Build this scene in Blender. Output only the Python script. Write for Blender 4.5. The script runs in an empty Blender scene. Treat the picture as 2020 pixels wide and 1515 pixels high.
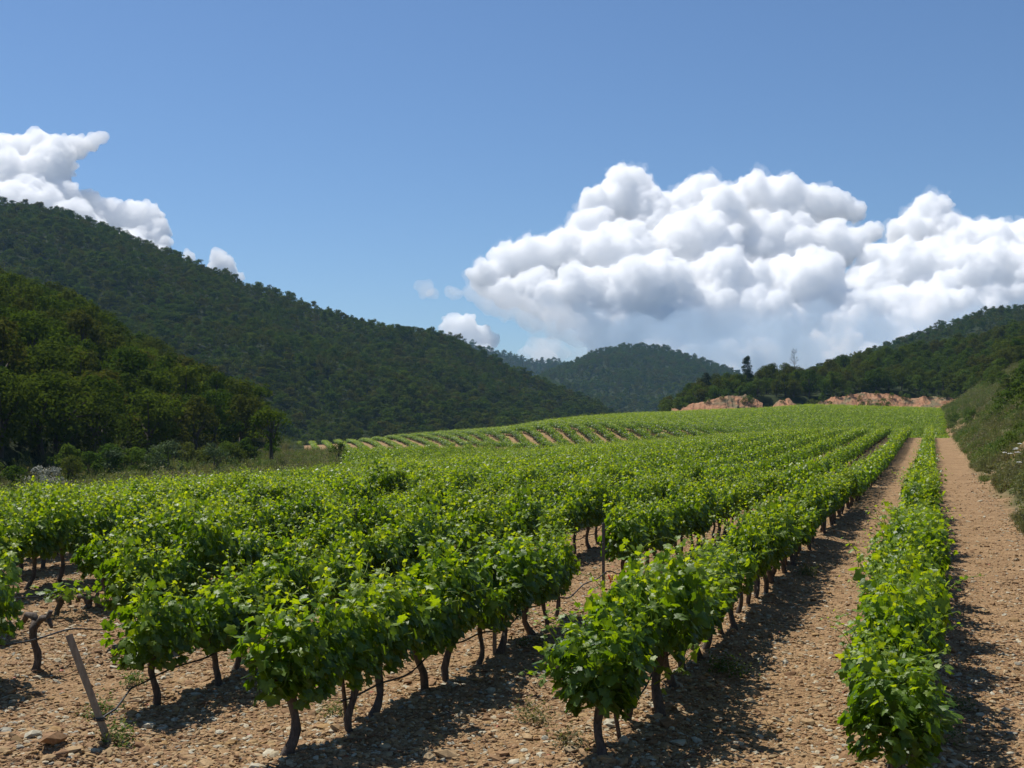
import bpy, bmesh, math, random
import numpy as np
from mathutils import Vector, Matrix
from mathutils.bvhtree import BVHTree

rng = np.random.default_rng(11)
random.seed(11)
scene = bpy.context.scene
C = scene.collection

# ------------------------------------------------------------------ camera, sky, sun, exposure
F = 2335.0          # focal length measured in photograph pixels (2020 wide)
HC = 2.75           # eye height above the vineyard soil
VPX, HORY = 1838.0, 836.0
cam_d = bpy.data.cameras.new('camera'); cam = bpy.data.objects.new('camera', cam_d); C.objects.link(cam)
cam_d.sensor_width = 17.3; cam_d.lens = 17.3 * F / 2020.0
cam_d.shift_y = (HORY - 757.5) / 2020.0
cam_d.clip_start = 0.1; cam_d.clip_end = 40000
cam.location = (0, 0, HC); cam.rotation_euler = (math.radians(90), 0, 0)
scene.camera = cam

SUN_EL, SUN_AZ = math.radians(60), math.radians(-43)      # azimuth from +Y (view direction), negative = left
sun_dir = Vector((math.sin(SUN_AZ) * math.cos(SUN_EL), math.cos(SUN_AZ) * math.cos(SUN_EL), math.sin(SUN_EL)))
world = bpy.data.worlds.new('World'); scene.world = world; world.use_nodes = True
wn = world.node_tree
bgn = wn.nodes['Background']
sky = wn.nodes.new('ShaderNodeTexSky'); sky.sky_type = 'NISHITA'; sky.sun_disc = False
sky.sun_elevation = SUN_EL; sky.sun_rotation = SUN_AZ
sky.air_density = 1.0; sky.dust_density = 0.25; sky.ozone_density = 9.0; sky.altitude = 100
wn.links.new(sky.outputs[0], bgn.inputs[0]); bgn.inputs[1].default_value = 0.080
sd = bpy.data.lights.new('sun', 'SUN'); sun = bpy.data.objects.new('sun', sd); C.objects.link(sun)
sd.energy = 5.0; sd.angle = math.radians(0.53); sd.color = (1.0, 0.955, 0.88)
sun.rotation_euler = (-sun_dir).to_track_quat('-Z', 'Y').to_euler()
sun.location = (-60, 60, 120)
vs = scene.view_settings
vs.view_transform = 'Standard'; vs.look = 'None'; vs.exposure = 0.3; vs.gamma = 1.0; vs.use_curve_mapping = False
cy = scene.cycles
cy.use_denoising = True
cy.use_adaptive_sampling = True; cy.adaptive_threshold = 0.006
cy.max_bounces = 48; cy.diffuse_bounces = 3; cy.glossy_bounces = 2; cy.transmission_bounces = 4
cy.volume_bounces = 48; cy.transparent_max_bounces = 24
cy.caustics_reflective = False; cy.caustics_refractive = False

# ------------------------------------------------------------------ helpers
def tag(o, label=None, cat=None, group=None, kind=None):
    if label: o['label'] = label
    if cat: o['category'] = cat
    if group: o['group'] = group
    if kind: o['kind'] = kind
    return o

def mesh_np(name, v, faces, mat=None, smooth=True, tint=None):
    """faces: list of int arrays, each (n, k)"""
    me = bpy.data.meshes.new(name)
    v = np.asarray(v, np.float32)
    if not isinstance(faces, (list, tuple)): faces = [faces]
    faces = [np.asarray(f, np.int32) for f in faces if len(f)]
    loops = np.concatenate([f.ravel() for f in faces])
    tot = np.concatenate([np.full(len(f), f.shape[1], np.int32) for f in faces])
    start = np.concatenate([[0], np.cumsum(tot)[:-1]]).astype(np.int32)
    me.vertices.add(len(v)); me.vertices.foreach_set('co', v.ravel())
    me.loops.add(len(loops)); me.loops.foreach_set('vertex_index', loops)
    me.polygons.add(len(tot)); me.polygons.foreach_set('loop_start', start); me.polygons.foreach_set('loop_total', tot)
    me.polygons.foreach_set('use_smooth', np.full(len(tot), smooth, bool))
    if tint is not None:
        a = me.attributes.new('tint', 'FLOAT', 'POINT'); a.data.foreach_set('value', np.asarray(tint, np.float32))
    me.update(calc_edges=True)
    if mat: me.materials.append(mat)
    return me

def link(name, data, parent=None, loc=None):
    o = bpy.data.objects.new(name, data); C.objects.link(o)
    if parent: o.parent = parent
    if loc is not None: o.location = loc
    return o

def empty(name, loc, rz=0.0, scale=1.0):
    o = bpy.data.objects.new(name, None); C.objects.link(o)
    o.location = loc; o.rotation_euler = (0, 0, rz); o.scale = (scale,) * 3 if not hasattr(scale, '__len__') else scale
    o.empty_display_size = 0.1
    return o

def smooth(t):
    t = np.clip(t, 0, 1); return t * t * (3 - 2 * t)

_perm = np.random.default_rng(5).random((256, 256)).astype(np.float32)
def vnoise(x, y):
    xi = np.floor(x).astype(int); yi = np.floor(y).astype(int)
    fx = x - xi; fy = y - yi
    fx = fx * fx * (3 - 2 * fx); fy = fy * fy * (3 - 2 * fy)
    a = _perm[xi & 255, yi & 255]; b = _perm[(xi + 1) & 255, yi & 255]
    c = _perm[xi & 255, (yi + 1) & 255]; d = _perm[(xi + 1) & 255, (yi + 1) & 255]
    return (a + (b - a) * fx) * (1 - fy) + (c + (d - c) * fx) * fy - 0.5
def fbm(x, y, n=4):
    s = 0; a = 1.0
    for i in range(n):
        s = s + a * vnoise(x * 2 ** i + 17.3 * i, y * 2 ** i + 9.1 * i); a *= 0.5
    return s

class Buf:
    def __init__(s): s.v = []; s.f3 = []; s.f4 = []; s.t = []; s.n = 0
    def add(s, v, f3=None, f4=None, t=None):
        v = np.asarray(v, float)
        if f3 is not None and len(f3): s.f3.append(np.asarray(f3) + s.n)
        if f4 is not None and len(f4): s.f4.append(np.asarray(f4) + s.n)
        s.v.append(v); s.t.append(np.zeros(len(v)) if t is None else np.broadcast_to(t, len(v))); s.n += len(v)
    def mesh(s, name, mat, smooth=True):
        fs = []
        if s.f3: fs.append(np.concatenate(s.f3))
        if s.f4: fs.append(np.concatenate(s.f4))
        return mesh_np(name, np.concatenate(s.v), fs, mat, smooth, np.concatenate(s.t))

def tube(buf, pts, radii, sides=7, cap=True, rough=0.0, t=None, r=None):
    pts = np.asarray(pts, float); n = len(pts)
    d = np.gradient(pts, axis=0); d /= np.linalg.norm(d, axis=1)[:, None] + 1e-9
    ref = np.array([0.31, 0.9, 0.2]); vs_ = []
    for i in range(n):
        a = np.cross(d[i], ref); a /= np.linalg.norm(a) + 1e-9; b = np.cross(d[i], a)
        an = np.arange(sides) * 2 * math.pi / sides
        rr = radii[i] * (1 + (rough * (r.random(sides) - 0.5) * 2 if rough else 0))
        vs_.append(pts[i] + (np.cos(an)[:, None] * a + np.sin(an)[:, None] * b) * np.broadcast_to(rr, sides)[:, None])
    v = np.concatenate(vs_)
    i0 = np.arange(n - 1)[:, None] * sides + np.arange(sides)[None]
    i1 = np.arange(n - 1)[:, None] * sides + (np.arange(sides)[None] + 1) % sides
    f4 = np.stack([i0, i1, i1 + sides, i0 + sides], -1).reshape(-1, 4)
    f3 = []
    if cap:
        for k in range(1, sides - 1):
            f3.append([(n - 1) * sides, (n - 1) * sides + k, (n - 1) * sides + k + 1])
            f3.append([0, k + 1, k])
    buf.add(v, f3, f4, t)

# pixel column / depth -> world, and back
def px_xz(px, py, Y):
    return (px - 1010.0) / F * Y, HC - (py - HORY) / F * Y

A_ROW = math.atan((VPX - 1010.0) / F)                # the rows run 19.5 degrees to the right of the view
SA, CA = math.sin(A_ROW), math.cos(A_ROW)
def uv(X, Y): return X * SA + Y * CA, -X * CA + Y * SA
def xy(u, v): return u * SA - v * CA, u * CA + v * SA
ROW0, ROWS = 0.265, 2.25
def row_v(n): return ROW0 + ROWS * (n - 1)
def row_at_px(n, px):                                # point of row n on the plane ground seen in pixel column px
    tx = (px - 1010) / F
    Y = row_v(n) / (-tx * CA + SA)
    return tx * Y, Y

# ------------------------------------------------------------------ materials
def new_mat(name):
    m = bpy.data.materials.new(name); m.use_nodes = True
    nt = m.node_tree; b = nt.nodes['Principled BSDF']
    return m, nt, b, nt.nodes['Material Output']

def ramp(nt, stops, fac=None, interp='LINEAR'):
    r = nt.nodes.new('ShaderNodeValToRGB'); e = r.color_ramp.elements; r.color_ramp.interpolation = interp
    while len(e) > 1: e.remove(e[-1])
    e[0].position = stops[0][0]; e[0].color = (*stops[0][1], 1)
    for p, c in stops[1:]:
        x = e.new(p); x.color = (*c, 1)
    if fac is not None: nt.links.new(fac, r.inputs[0])
    return r

def noise(nt, scale, detail=4, rough=0.55, vec=None, w=None):
    n = nt.nodes.new('ShaderNodeTexNoise'); n.inputs['Scale'].default_value = scale
    n.inputs['Detail'].default_value = detail; n.inputs['Roughness'].default_value = rough
    if vec is not None: nt.links.new(vec, n.inputs['Vector'])
    return n

def mixc(nt, mode, fac, a, b):
    m = nt.nodes.new('ShaderNodeMix'); m.data_type = 'RGBA'; m.blend_type = mode
    for s, val in ((m.inputs[0], fac), (m.inputs[6], a), (m.inputs[7], b)):
        if hasattr(val, 'links') or hasattr(val, 'is_output'): nt.links.new(val, s)
        elif isinstance(val, (int, float)): s.default_value = val
        else: s.default_value = (*val, 1)
    return m.outputs[2]

def math_n(nt, op, a, b=None, c=None):
    m = nt.nodes.new('ShaderNodeMath'); m.operation = op
    for s, val in zip(m.inputs, (a, b, c)):
        if val is None: continue
        if isinstance(val, (int, float)): s.default_value = val
        else: nt.links.new(val, s)
    return m.outputs[0]

def leaf_mat(name, stops, trans, rough=0.4, spec=0.5, tfac=0.35, rand_amt=0.3, warm=None, patch=None, mottle=0):
    m, nt, b, out = new_mat(name)
    at = nt.nodes.new('ShaderNodeAttribute'); at.attribute_name = 'tint'
    oi = nt.nodes.new('ShaderNodeObjectInfo')
    rnd = oi.outputs['Random']
    f = math_n(nt, 'ADD', at.outputs['Fac'], math_n(nt, 'MULTIPLY', math_n(nt, 'SUBTRACT', rnd, 0.5), rand_amt))
    col = ramp(nt, stops, f).outputs[0]
    if patch is not None:
        pn = noise(nt, patch[1], 3, 0.6, oi.outputs['Location'])
        col = mixc(nt, 'MIX', ramp(nt, [(0.42, (0,) * 3), (0.62, (patch[2],) * 3)], pn.outputs[0]).outputs[0], col, patch[0])
    if mottle:
        tcn = nt.nodes.new('ShaderNodeTexCoord'); mn = noise(nt, mottle, 3, 0.6, tcn.outputs['Object'])
        col = mixc(nt, 'MULTIPLY', 1.0, col, ramp(nt, [(0.3, (0.72, 0.74, 0.7)), (0.7, (1.22, 1.18, 1.1))], mn.outputs[0]).outputs[0])
        bp = nt.nodes.new('ShaderNodeBump'); bp.inputs['Strength'].default_value = 0.5; bp.inputs['Distance'].default_value = 0.008
        nt.links.new(mn.outputs[0], bp.inputs['Height']); nt.links.new(bp.outputs[0], b.inputs['Normal'])
    if warm is not None:
        r2 = math_n(nt, 'FRACT', math_n(nt, 'MULTIPLY', rnd, 7.31))
        k = math_n(nt, 'MULTIPLY', math_n(nt, 'POWER', r2, 2.0), warm[1])
        col = mixc(nt, 'MIX', k, col, warm[0])
    nt.links.new(col, b.inputs['Base Color'])
    b.inputs['Roughness'].default_value = rough; b.inputs['Specular IOR Level'].default_value = spec
    tr = nt.nodes.new('ShaderNodeBsdfTranslucent')
    nt.links.new(mixc(nt, 'MULTIPLY', 1.0, col, trans), tr.inputs[0])
    mx = nt.nodes.new('ShaderNodeMixShader'); mx.inputs[0].default_value = tfac
    nt.links.new(b.outputs[0], mx.inputs[1]); nt.links.new(tr.outputs[0], mx.inputs[2])
    nt.links.new(mx.outputs[0], out.inputs['Surface'])
    return m

M = {}
M['vine_leaf'] = leaf_mat('vine_leaf', [(0.0, (0.032, 0.078, 0.008)), (0.45, (0.082, 0.165, 0.010)), (0.75, (0.158, 0.255, 0.012)), (1.0, (0.250, 0.330, 0.030))],
                          (2.4, 2.0, 0.35), rough=0.44, spec=0.5, tfac=0.48, rand_amt=0.18, mottle=55)
M['oak_leaf'] = leaf_mat('oak_leaf', [(0.0, (0.023, 0.046, 0.006)), (0.5, (0.050, 0.082, 0.008)), (1.0, (0.092, 0.124, 0.013))],
                         (1.6, 1.6, 0.8), rough=0.9, spec=0.0, tfac=0.28, rand_amt=0.7, warm=((0.075, 0.066, 0.018), 0.75), patch=((0.050, 0.088, 0.012), 0.03, 0.7))
M['scrub_leaf'] = leaf_mat('scrub_leaf', [(0.0, (0.026, 0.054, 0.010)), (0.5, (0.050, 0.095, 0.016)), (1.0, (0.090, 0.140, 0.026))],
                         (1.6, 1.6, 0.8), rough=0.9, spec=0.0, tfac=0.30, rand_amt=0.6, warm=((0.095, 0.085, 0.030), 0.6), patch=((0.085, 0.125, 0.022), 0.06, 0.6))
M['pine_leaf'] = leaf_mat('pine_leaf', [(0.0, (0.020, 0.038, 0.012)), (1.0, (0.040, 0.062, 0.022))], (1.2, 1.2, 0.8), rough=.75, spec=.1, tfac=0.15, rand_amt=0.2)
M['silver_leaf'] = leaf_mat('silver_leaf', [(0.0, (0.050, 0.085, 0.032)), (1.0, (0.115, 0.155, 0.070))], (1.0, 1.0, 0.8), rough=.9, spec=.05, tfac=0.2, rand_amt=0.3)
M['pale_blossom'] = leaf_mat('pale_blossom', [(0.0, (0.14, 0.16, 0.11)), (0.5, (0.36, 0.36, 0.30)), (1.0, (0.46, 0.46, 0.41))], (1.0, 1.0, 0.9), rough=.9, spec=.05, tfac=0.2, rand_amt=0.2)
M['grass'] = leaf_mat('grass', [(0.0, (0.050, 0.098, 0.014)), (0.5, (0.105, 0.148, 0.030)), (1.0, (0.27, 0.22, 0.12))], (1.4, 1.4, 0.7), rough=0.65, spec=.12, tfac=0.35, rand_amt=0.7, patch=((0.150, 0.118, 0.080), 0.16, 0.75))
M['petal'] = leaf_mat('petal', [(0.0, (0.75, 0.76, 0.72)), (1.0, (0.82, 0.82, 0.80))], (1, 1, 1), tfac=0.3, rand_amt=0.1)
M['yellow_petal'] = leaf_mat('yellow_petal', [(0.0, (0.62, 0.42, 0.02)), (1.0, (0.75, 0.55, 0.03))], (1, 1, 1), tfac=0.3, rand_amt=0.1)

def bark_mat(name, a, bcol, scale):
    m, nt, b, out = new_mat(name)
    tc = nt.nodes.new('ShaderNodeTexCoord')
    mp = nt.nodes.new('ShaderNodeMapping'); mp.inputs['Scale'].default_value = (1, 1, 0.22)
    nt.links.new(tc.outputs['Object'], mp.inputs[0])
    n = noise(nt, scale, 6, 0.7, mp.outputs[0])
    nt.links.new(ramp(nt, [(0.3, a), (0.7, bcol)], n.outputs[0]).outputs[0], b.inputs['Base Color'])
    b.inputs['Roughness'].default_value = 0.9
    bp = nt.nodes.new('ShaderNodeBump'); bp.inputs['Strength'].default_value = 0.9; bp.inputs['Distance'].default_value = 0.02
    nt.links.new(n.outputs[0], bp.inputs['Height']); nt.links.new(bp.outputs[0], b.inputs['Normal'])
    return m
M['vine_bark'] = bark_mat('vine_bark', (0.030, 0.022, 0.017), (0.150, 0.115, 0.090), 40)
M['tree_bark'] = bark_mat('tree_bark', (0.030, 0.024, 0.018), (0.105, 0.085, 0.065), 6)
M['dead_wood'] = bark_mat('dead_wood', (0.10, 0.085, 0.075), (0.20, 0.175, 0.16), 6)
M['post_wood'] = bark_mat('post_wood', (0.16, 0.125, 0.085), (0.34, 0.28, 0.20), 30)
M['cane'] = bark_mat('cane', (0.10, 0.055, 0.03), (0.20, 0.12, 0.07), 40)

def plain(name, col, rough=0.6, metal=0.0, var=0.25, scale=20):
    m, nt, b, out = new_mat(name)
    n = noise(nt, scale, 4)
    nt.links.new(ramp(nt, [(0.3, tuple(c * (1 - var) for c in col)), (0.7, tuple(min(1, c * (1 + var)) for c in col))], n.outputs[0]).outputs[0], b.inputs['Base Color'])
    b.inputs['Roughness'].default_value = rough; b.inputs['Metallic'].default_value = metal
    return m
M['hose'] = plain('hose', (0.016, 0.016, 0.017), 0.55)
M['steel'] = plain('steel', (0.10, 0.095, 0.09), 0.55, 0.6, 0.4)
M['ribbon_red'] = plain('ribbon_red', (0.62, 0.05, 0.02), 0.4)
M['ribbon_yellow'] = plain('ribbon_yellow', (0.72, 0.48, 0.05), 0.4)
M['dry_leaf'] = plain('dry_leaf', (0.24, 0.06, 0.025), 0.7)

def soil_mat():
    m, nt, b, out = new_mat('soil')
    geo = nt.nodes.new('ShaderNodeNewGeometry'); P = geo.outputs['Position']
    big = noise(nt, 0.35, 5, 0.6, P); mid = noise(nt, 3.0, 6, 0.65, P); fine = noise(nt, 26, 5, 0.7, P)
    base = ramp(nt, [(0.28, (0.215, 0.122, 0.056)), (0.5, (0.296, 0.178, 0.087)), (0.75, (0.377, 0.248, 0.133))], mid.outputs[0]).outputs[0]
    base = mixc(nt, 'MIX', math_n(nt, 'MULTIPLY', math_n(nt, 'SUBTRACT', big.outputs[0], 0.35), 0.9), base, (0.281, 0.168, 0.084))
    at = nt.nodes.new('ShaderNodeAttribute'); at.attribute_name = 'tint'          # 0 soil, 1 grassy, 2 leaf-litter
    # chips of stone, too small to model
    vo = nt.nodes.new('ShaderNodeTexVoronoi'); vo.inputs['Scale'].default_value = 24; nt.links.new(P, vo.inputs['Vector'])
    vo2 = nt.nodes.new('ShaderNodeTexVoronoi'); vo2.inputs['Scale'].default_value = 60; nt.links.new(P, vo2.inputs['Vector'])
    chip = ramp(nt, [(0.0, (0.155, 0.090, 0.043)), (0.55, (0.274, 0.178, 0.090)), (0.85, (0.370, 0.272, 0.156)), (1.0, (0.414, 0.360, 0.251))], vo.outputs['Color']).outputs[0]
    chip2 = ramp(nt, [(0.0, (0.148, 0.084, 0.040)), (0.6, (0.266, 0.170, 0.085)), (1.0, (0.385, 0.304, 0.190))], vo2.outputs['Color']).outputs[0]
    m1 = ramp(nt, [(0.25, (0.75,) * 3), (0.42, (0,) * 3)], vo.outputs['Distance']).outputs[0]
    col = mixc(nt, 'MIX', 0.5, base, chip2)
    col = mixc(nt, 'MIX', m1, col, chip)
    vo3 = nt.nodes.new('ShaderNodeTexVoronoi'); vo3.inputs['Scale'].default_value = 6.5; nt.links.new(P, vo3.inputs['Vector'])
    col = mixc(nt, 'MULTIPLY', 0.55, col, ramp(nt, [(0.0, (0.72, 0.70, 0.68)), (0.5, (1.0, 1.0, 1.0)), (1.0, (1.28, 1.30, 1.34))], vo3.outputs['Color']).outputs[0])
    pat = noise(nt, 0.9, 4, 0.7, P)
    col = mixc(nt, 'MULTIPLY', 0.8, col, ramp(nt, [(0.3, (0.80, 0.77, 0.74)), (0.65, (1.16, 1.17, 1.18))], pat.outputs[0]).outputs[0])
    fr = ramp(nt, [(0.3, (0.76,) * 3), (0.7, (1.26,) * 3)], fine.outputs[0]).outputs[0]
    col = mixc(nt, 'MULTIPLY', 1.0, col, fr)
    gcol = ramp(nt, [(0.3, (0.055, 0.070, 0.022)), (0.55, (0.10, 0.105, 0.045)), (0.8, (0.20, 0.16, 0.09))], mid.outputs[0]).outputs[0]
    k = math_n(nt, 'MINIMUM', at.outputs['Fac'], 1.0)
    col = mixc(nt, 'MIX', k, col, gcol)
    nt.links.new(col, b.inputs['Base Color'])
    b.inputs['Roughness'].default_value = 0.95; b.inputs['Specular IOR Level'].default_value = 0.15
    h = math_n(nt, 'ADD', math_n(nt, 'MULTIPLY', fine.outputs[0], 0.5), math_n(nt, 'MULTIPLY', vo.outputs['Distance'], -0.8))
    h = math_n(nt, 'ADD', h, math_n(nt, 'MULTIPLY', vo2.outputs['Distance'], -0.35))
    bp = nt.nodes.new('ShaderNodeBump'); bp.inputs['Strength'].default_value = 0.9; bp.inputs['Distance'].default_value = 0.035
    nt.links.new(h, bp.inputs['Height']); nt.links.new(bp.outputs[0], b.inputs['Normal'])
    return m
M['soil'] = soil_mat()

def stone_mat():
    m, nt, b, out = new_mat('stone')
    oi = nt.nodes.new('ShaderNodeObjectInfo')
    geo = nt.nodes.new('ShaderNodeNewGeometry')
    c = ramp(nt, [(0.0, (0.200, 0.112, 0.056)), (0.3, (0.296, 0.181, 0.094)), (0.55, (0.344, 0.241, 0.131)), (0.75, (0.304, 0.189, 0.078)), (0.87, (0.416, 0.353, 0.238)), (0.95, (0.448, 0.413, 0.312)), (1.0, (0.240, 0.232, 0.193))], oi.outputs['Random']).outputs[0]
    n = noise(nt, 18, 6, 0.65, geo.outputs['Position'])
    c = mixc(nt, 'MULTIPLY', 1.0, c, ramp(nt, [(0.3, (0.62, 0.60, 0.58)), (0.7, (1.2, 1.2, 1.2))], n.outputs[0]).outputs[0])
    nt.links.new(c, b.inputs['Base Color']); b.inputs['Roughness'].default_value = 0.9; b.inputs['Specular IOR Level'].default_value = 0.2
    bp = nt.nodes.new('ShaderNodeBump'); bp.inputs['Strength'].default_value = 0.5; bp.inputs['Distance'].default_value = 0.01
    nt.links.new(n.outputs[0], bp.inputs['Height']); nt.links.new(bp.outputs[0], b.inputs['Normal'])
    return m
M['stone'] = stone_mat()

def forest_floor():
    m, nt, b, out = new_mat('forest_floor')
    geo = nt.nodes.new('ShaderNodeNewGeometry')
    n = noise(nt, 0.12, 6, 0.65, geo.outputs['Position'])
    nt.links.new(ramp(nt, [(0.3, (0.014, 0.022, 0.007)), (0.6, (0.026, 0.036, 0.011)), (0.85, (0.045, 0.044, 0.018))], n.outputs[0]).outputs[0], b.inputs['Base Color'])
    b.inputs['Roughness'].default_value = 1.0; b.inputs['Specular IOR Level'].default_value = 0.1
    return m
M['forest_floor'] = forest_floor()

def red_earth():
    m, nt, b, out = new_mat('red_earth')
    geo = nt.nodes.new('ShaderNodeNewGeometry'); P = geo.outputs['Position']
    mp = nt.nodes.new('ShaderNodeMapping'); mp.inputs['Scale'].default_value = (1, 1, 0.4); nt.links.new(P, mp.inputs[0])
    n = noise(nt, 0.55, 7, 0.7, mp.outputs[0]); n2 = noise(nt, 0.22, 4, 0.6, P)
    c = ramp(nt, [(0.25, (0.20, 0.085, 0.038)), (0.5, (0.35, 0.170, 0.080)), (0.72, (0.42, 0.255, 0.145))], n.outputs[0]).outputs[0]
    c = mixc(nt, 'MIX', ramp(nt, [(0.5, (0,) * 3), (0.6, (0.8,) * 3)], n2.outputs[0]).outputs[0], c, (0.13, 0.125, 0.06))
    nt.links.new(c, b.inputs['Base Color']); b.inputs['Roughness'].default_value = 0.95
    bp = nt.nodes.new('ShaderNodeBump'); bp.inputs['Strength'].default_value = 1.0; bp.inputs['Distance'].default_value = 0.6
    nt.links.new(n.outputs[0], bp.inputs['Height']); nt.links.new(bp.outputs[0], b.inputs['Normal'])
    return m
M['red_earth'] = red_earth()

# ------------------------------------------------------------------ ground
bT = np.array([-.6, -.38, -.193, -.133, -.09, -.047, -.0043, .036, .103, .16, .26, .37, .6]); bZ = np.array([-1.2, -1.2, -1.05, -1.15, -.9, -.3, .4, 1.2, 1.5, 1.2, .3, -.2, 1.])
cT = np.array([-.6, -.24, -.193, -.133, -.09, -.047, -.0043, .036, .103, .16, .21, .2527, .364, .6]); cZ = np.array([-1.4, -1.3, -1.2, -.6, .3, .85, 1.25, 2.4, 4.0, 4.9, 5.4, 6.3, 5.4, 5.])
def ground_z(X, Y):
    X = np.asarray(X, float); Y = np.asarray(Y, float)
    u, v = uv(X, Y)
    vv = np.clip(v, -3, 42)
    zn = 1.16 * smooth((u - 50) / 90) * (1 - 0.6 * smooth(vv / 40)) - 0.055 * np.clip(vv - 14, 0, None)
    zn = zn - 1.5 * smooth((u - 141) / 16)
    tx = X / np.clip(Y, 60, None)
    b_ = np.interp(tx, bT, bZ); c_ = np.interp(tx, cT, cZ)
    Yc = 202 + 98 * smooth((tx - .02) / .12)
    t = np.clip((Y - 158) / (Yc - 158), 0, 1)
    zu = b_ + (c_ - b_) * np.sin(t * math.pi / 2)
    zu = zu - 0.0016 * np.clip(Y - Yc, 0, 75) ** 2
    m = np.maximum(smooth((u - 140) / 26), smooth((v - 41) / 26))
    z = zn * (1 - m) + zu * m
    w = np.clip(-v - 2.35, 0, None)                      # the bank right of the track
    bank = 0.78 * (np.sqrt(w * w + 0.8) - 0.894)
    bank = np.where(bank > 9, 9 + (bank - 9) * 0.45, bank)
    return z + bank * smooth((Y - 2) / 16)

def axis(a0, a1, d0, grow, dmax, end):
    xs = list(np.arange(a0, a1, d0)); d = d0
    while xs[-1] < end:
        d = min(d * grow, dmax); xs.append(xs[-1] + d)
    return np.array(xs)
gx_pos = axis(0, 7.0, 0.055, 1.045, 40, 1600)
gx = np.concatenate([-gx_pos[:0:-1], gx_pos])
gy = axis(8.6, 17.5, 0.055, 1.02, 40, 2600)
gy = np.concatenate([[-1500, -600, -200, -60, -20, -6, 0, 3, 5.5, 7.2, 8.0], gy])
GX, GY = np.meshgrid(gx, gy)
GZ = ground_z(GX, GY)
U, V = uv(GX, GY)
rowd = np.abs((V - ROW0 + ROWS / 2) % ROWS - ROWS / 2)
infield = smooth((V + 1.4) / 0.8) * smooth((44 - V) / 2) * smooth((146 - U) / 5)
near = smooth((60 - GY) / 40)
clod = fbm(GX * 4.2, GY * 4.2, 4) * 0.055 + fbm(GX * 0.9, GY * 0.9, 3) * 0.07
GZ = GZ + near * clod * (0.45 + 0.75 * np.exp(-(rowd / 0.5) ** 2)) + infield * near * 0.075 * np.exp(-(rowd / 0.42) ** 2)
GZ = GZ + (1 - near) * fbm(GX * 0.3, GY * 0.3, 3) * 0.10
trk = np.minimum(np.abs(V - ROW0 - ROWS / 2), np.abs(V - ROW0 + 1.15))
GZ = GZ - near * np.where((V < ROW0 + ROWS) & (V > -2.3), 1, 0) * 0.035 * np.exp(-((trk - .55) / .17) ** 2) * (0.7 + fbm(U * .8, V * .3, 2))
bankm = smooth((-V - 2.2 + 0.5 * fbm(U * 0.7, V * 0.7, 2)) / 0.7)
GZ = GZ + bankm * fbm(GX * 0.5, GY * 0.5, 4) * 0.9
verge = smooth((V - 43) / 3) * np.where((GX < -0.14 * GY + 4) & (GY < 168), 1, 0)
outer = np.clip(smooth((GY - 305) / 15) + smooth((np.abs(GX) - 150) / 30), 0, 1)
redbank = bankm * np.clip(smooth((fbm(U * 0.09, V * 0.25, 3) - 0.18) / 0.15) + 1.1 * np.exp(-((U - 178) / 30) ** 2 - ((V + 4.2) / 2.4) ** 2) + .9 * np.exp(-((U - 66) / 7) ** 2 - ((V + 5.2) / 1.2) ** 2), 0, 1)
gt = np.clip(np.maximum(np.maximum(bankm * (1 - 0.8 * redbank), verge), outer), 0, 1)
ny, nx = GX.shape
idx = np.arange(ny * nx).reshape(ny, nx)
gf = np.stack([idx[:-1, :-1], idx[:-1, 1:], idx[1:, 1:], idx[1:, :-1]], -1).reshape(-1, 4)
gv = np.stack([GX, GY, GZ], -1).reshape(-1, 3)
gme = mesh_np('vineyard_soil', gv, gf, M['soil'], True, gt.ravel())
ground = tag(link('ground', gme), 'stony reddish vineyard soil with gravel tracks between rows', 'ground', kind='structure')

TV = [gv]; TF = [gf]; TN = len(gv)
def terrain_add(v, f):
    global TN
    TV.append(v); TF.append(f + TN); TN += len(v)

# ------------------------------------------------------------------ hills, lofted from a foot line to a ridge line and down behind
def loft(name, label, ridge, base, mat, n_s=90, n_t=36, bulge=0.0, rough=(3.0, 0.02), back=0.55, kind='structure', cat='hill', power=1.0, foot=0.0):
    """ridge: (px, py, Y) of the ground under the skyline; base: (px, z, Y)"""
    rp = np.array(ridge, float); bp_ = np.array(base, float)
    s = np.linspace(rp[0, 0], rp[-1, 0], n_s)
    from_y = np.interp(s, rp[:, 0], rp[:, 1])
    k = np.array([0.25, 0.5, 0.25]); fy = np.convolve(np.pad(from_y, 1, mode='edge'), k, 'valid')
    Yr = np.interp(s, rp[:, 0], rp[:, 2]); Xr, Zr = px_xz(s, fy, Yr)
    Yb = np.interp(s, bp_[:, 0], bp_[:, 2]); Xb = (s - 1010) / F * Yb; Zb = np.interp(s, bp_[:, 0], bp_[:, 1])
    t = np.concatenate([[-0.12], np.linspace(0, 1, n_t), 1 + np.linspace(0.06, back, 8)])
    T, S = np.meshgrid(t, np.arange(n_s), indexing='ij')
    X = Xb[S] + (Xr - Xb)[S] * T; Y = Yb[S] + (Yr - Yb)[S] * T
    tt = np.clip(T, 0, 1) ** power
    prof = tt + bulge * np.sin(tt * math.pi)
    Z = Zb[S] + (Zr - Zb)[S] * prof
    over = np.clip(T - 1, 0, None)
    Z = Z - (Zr - Zb)[S] * over * 1.1
    Z = np.where(T < 0, Zb[S] - 6, Z)
    Z = Z + rough[0] * fbm(X * rough[1], Y * rough[1], 4) * np.sin(np.clip(T, 0, 1) * math.pi)
    ii = np.arange(T.size).reshape(T.shape)
    f = np.stack([ii[:-1, :-1], ii[:-1, 1:], ii[1:, 1:], ii[1:, :-1]], -1).reshape(-1, 4)
    v = np.stack([X, Y, Z], -1).reshape(-1, 3)
    o = tag(link(name, mesh_np(name, v, f, mat)), label, cat, kind=kind)
    terrain_add(v, f)
    return np.stack([X, Y, Z], -1)

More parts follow.
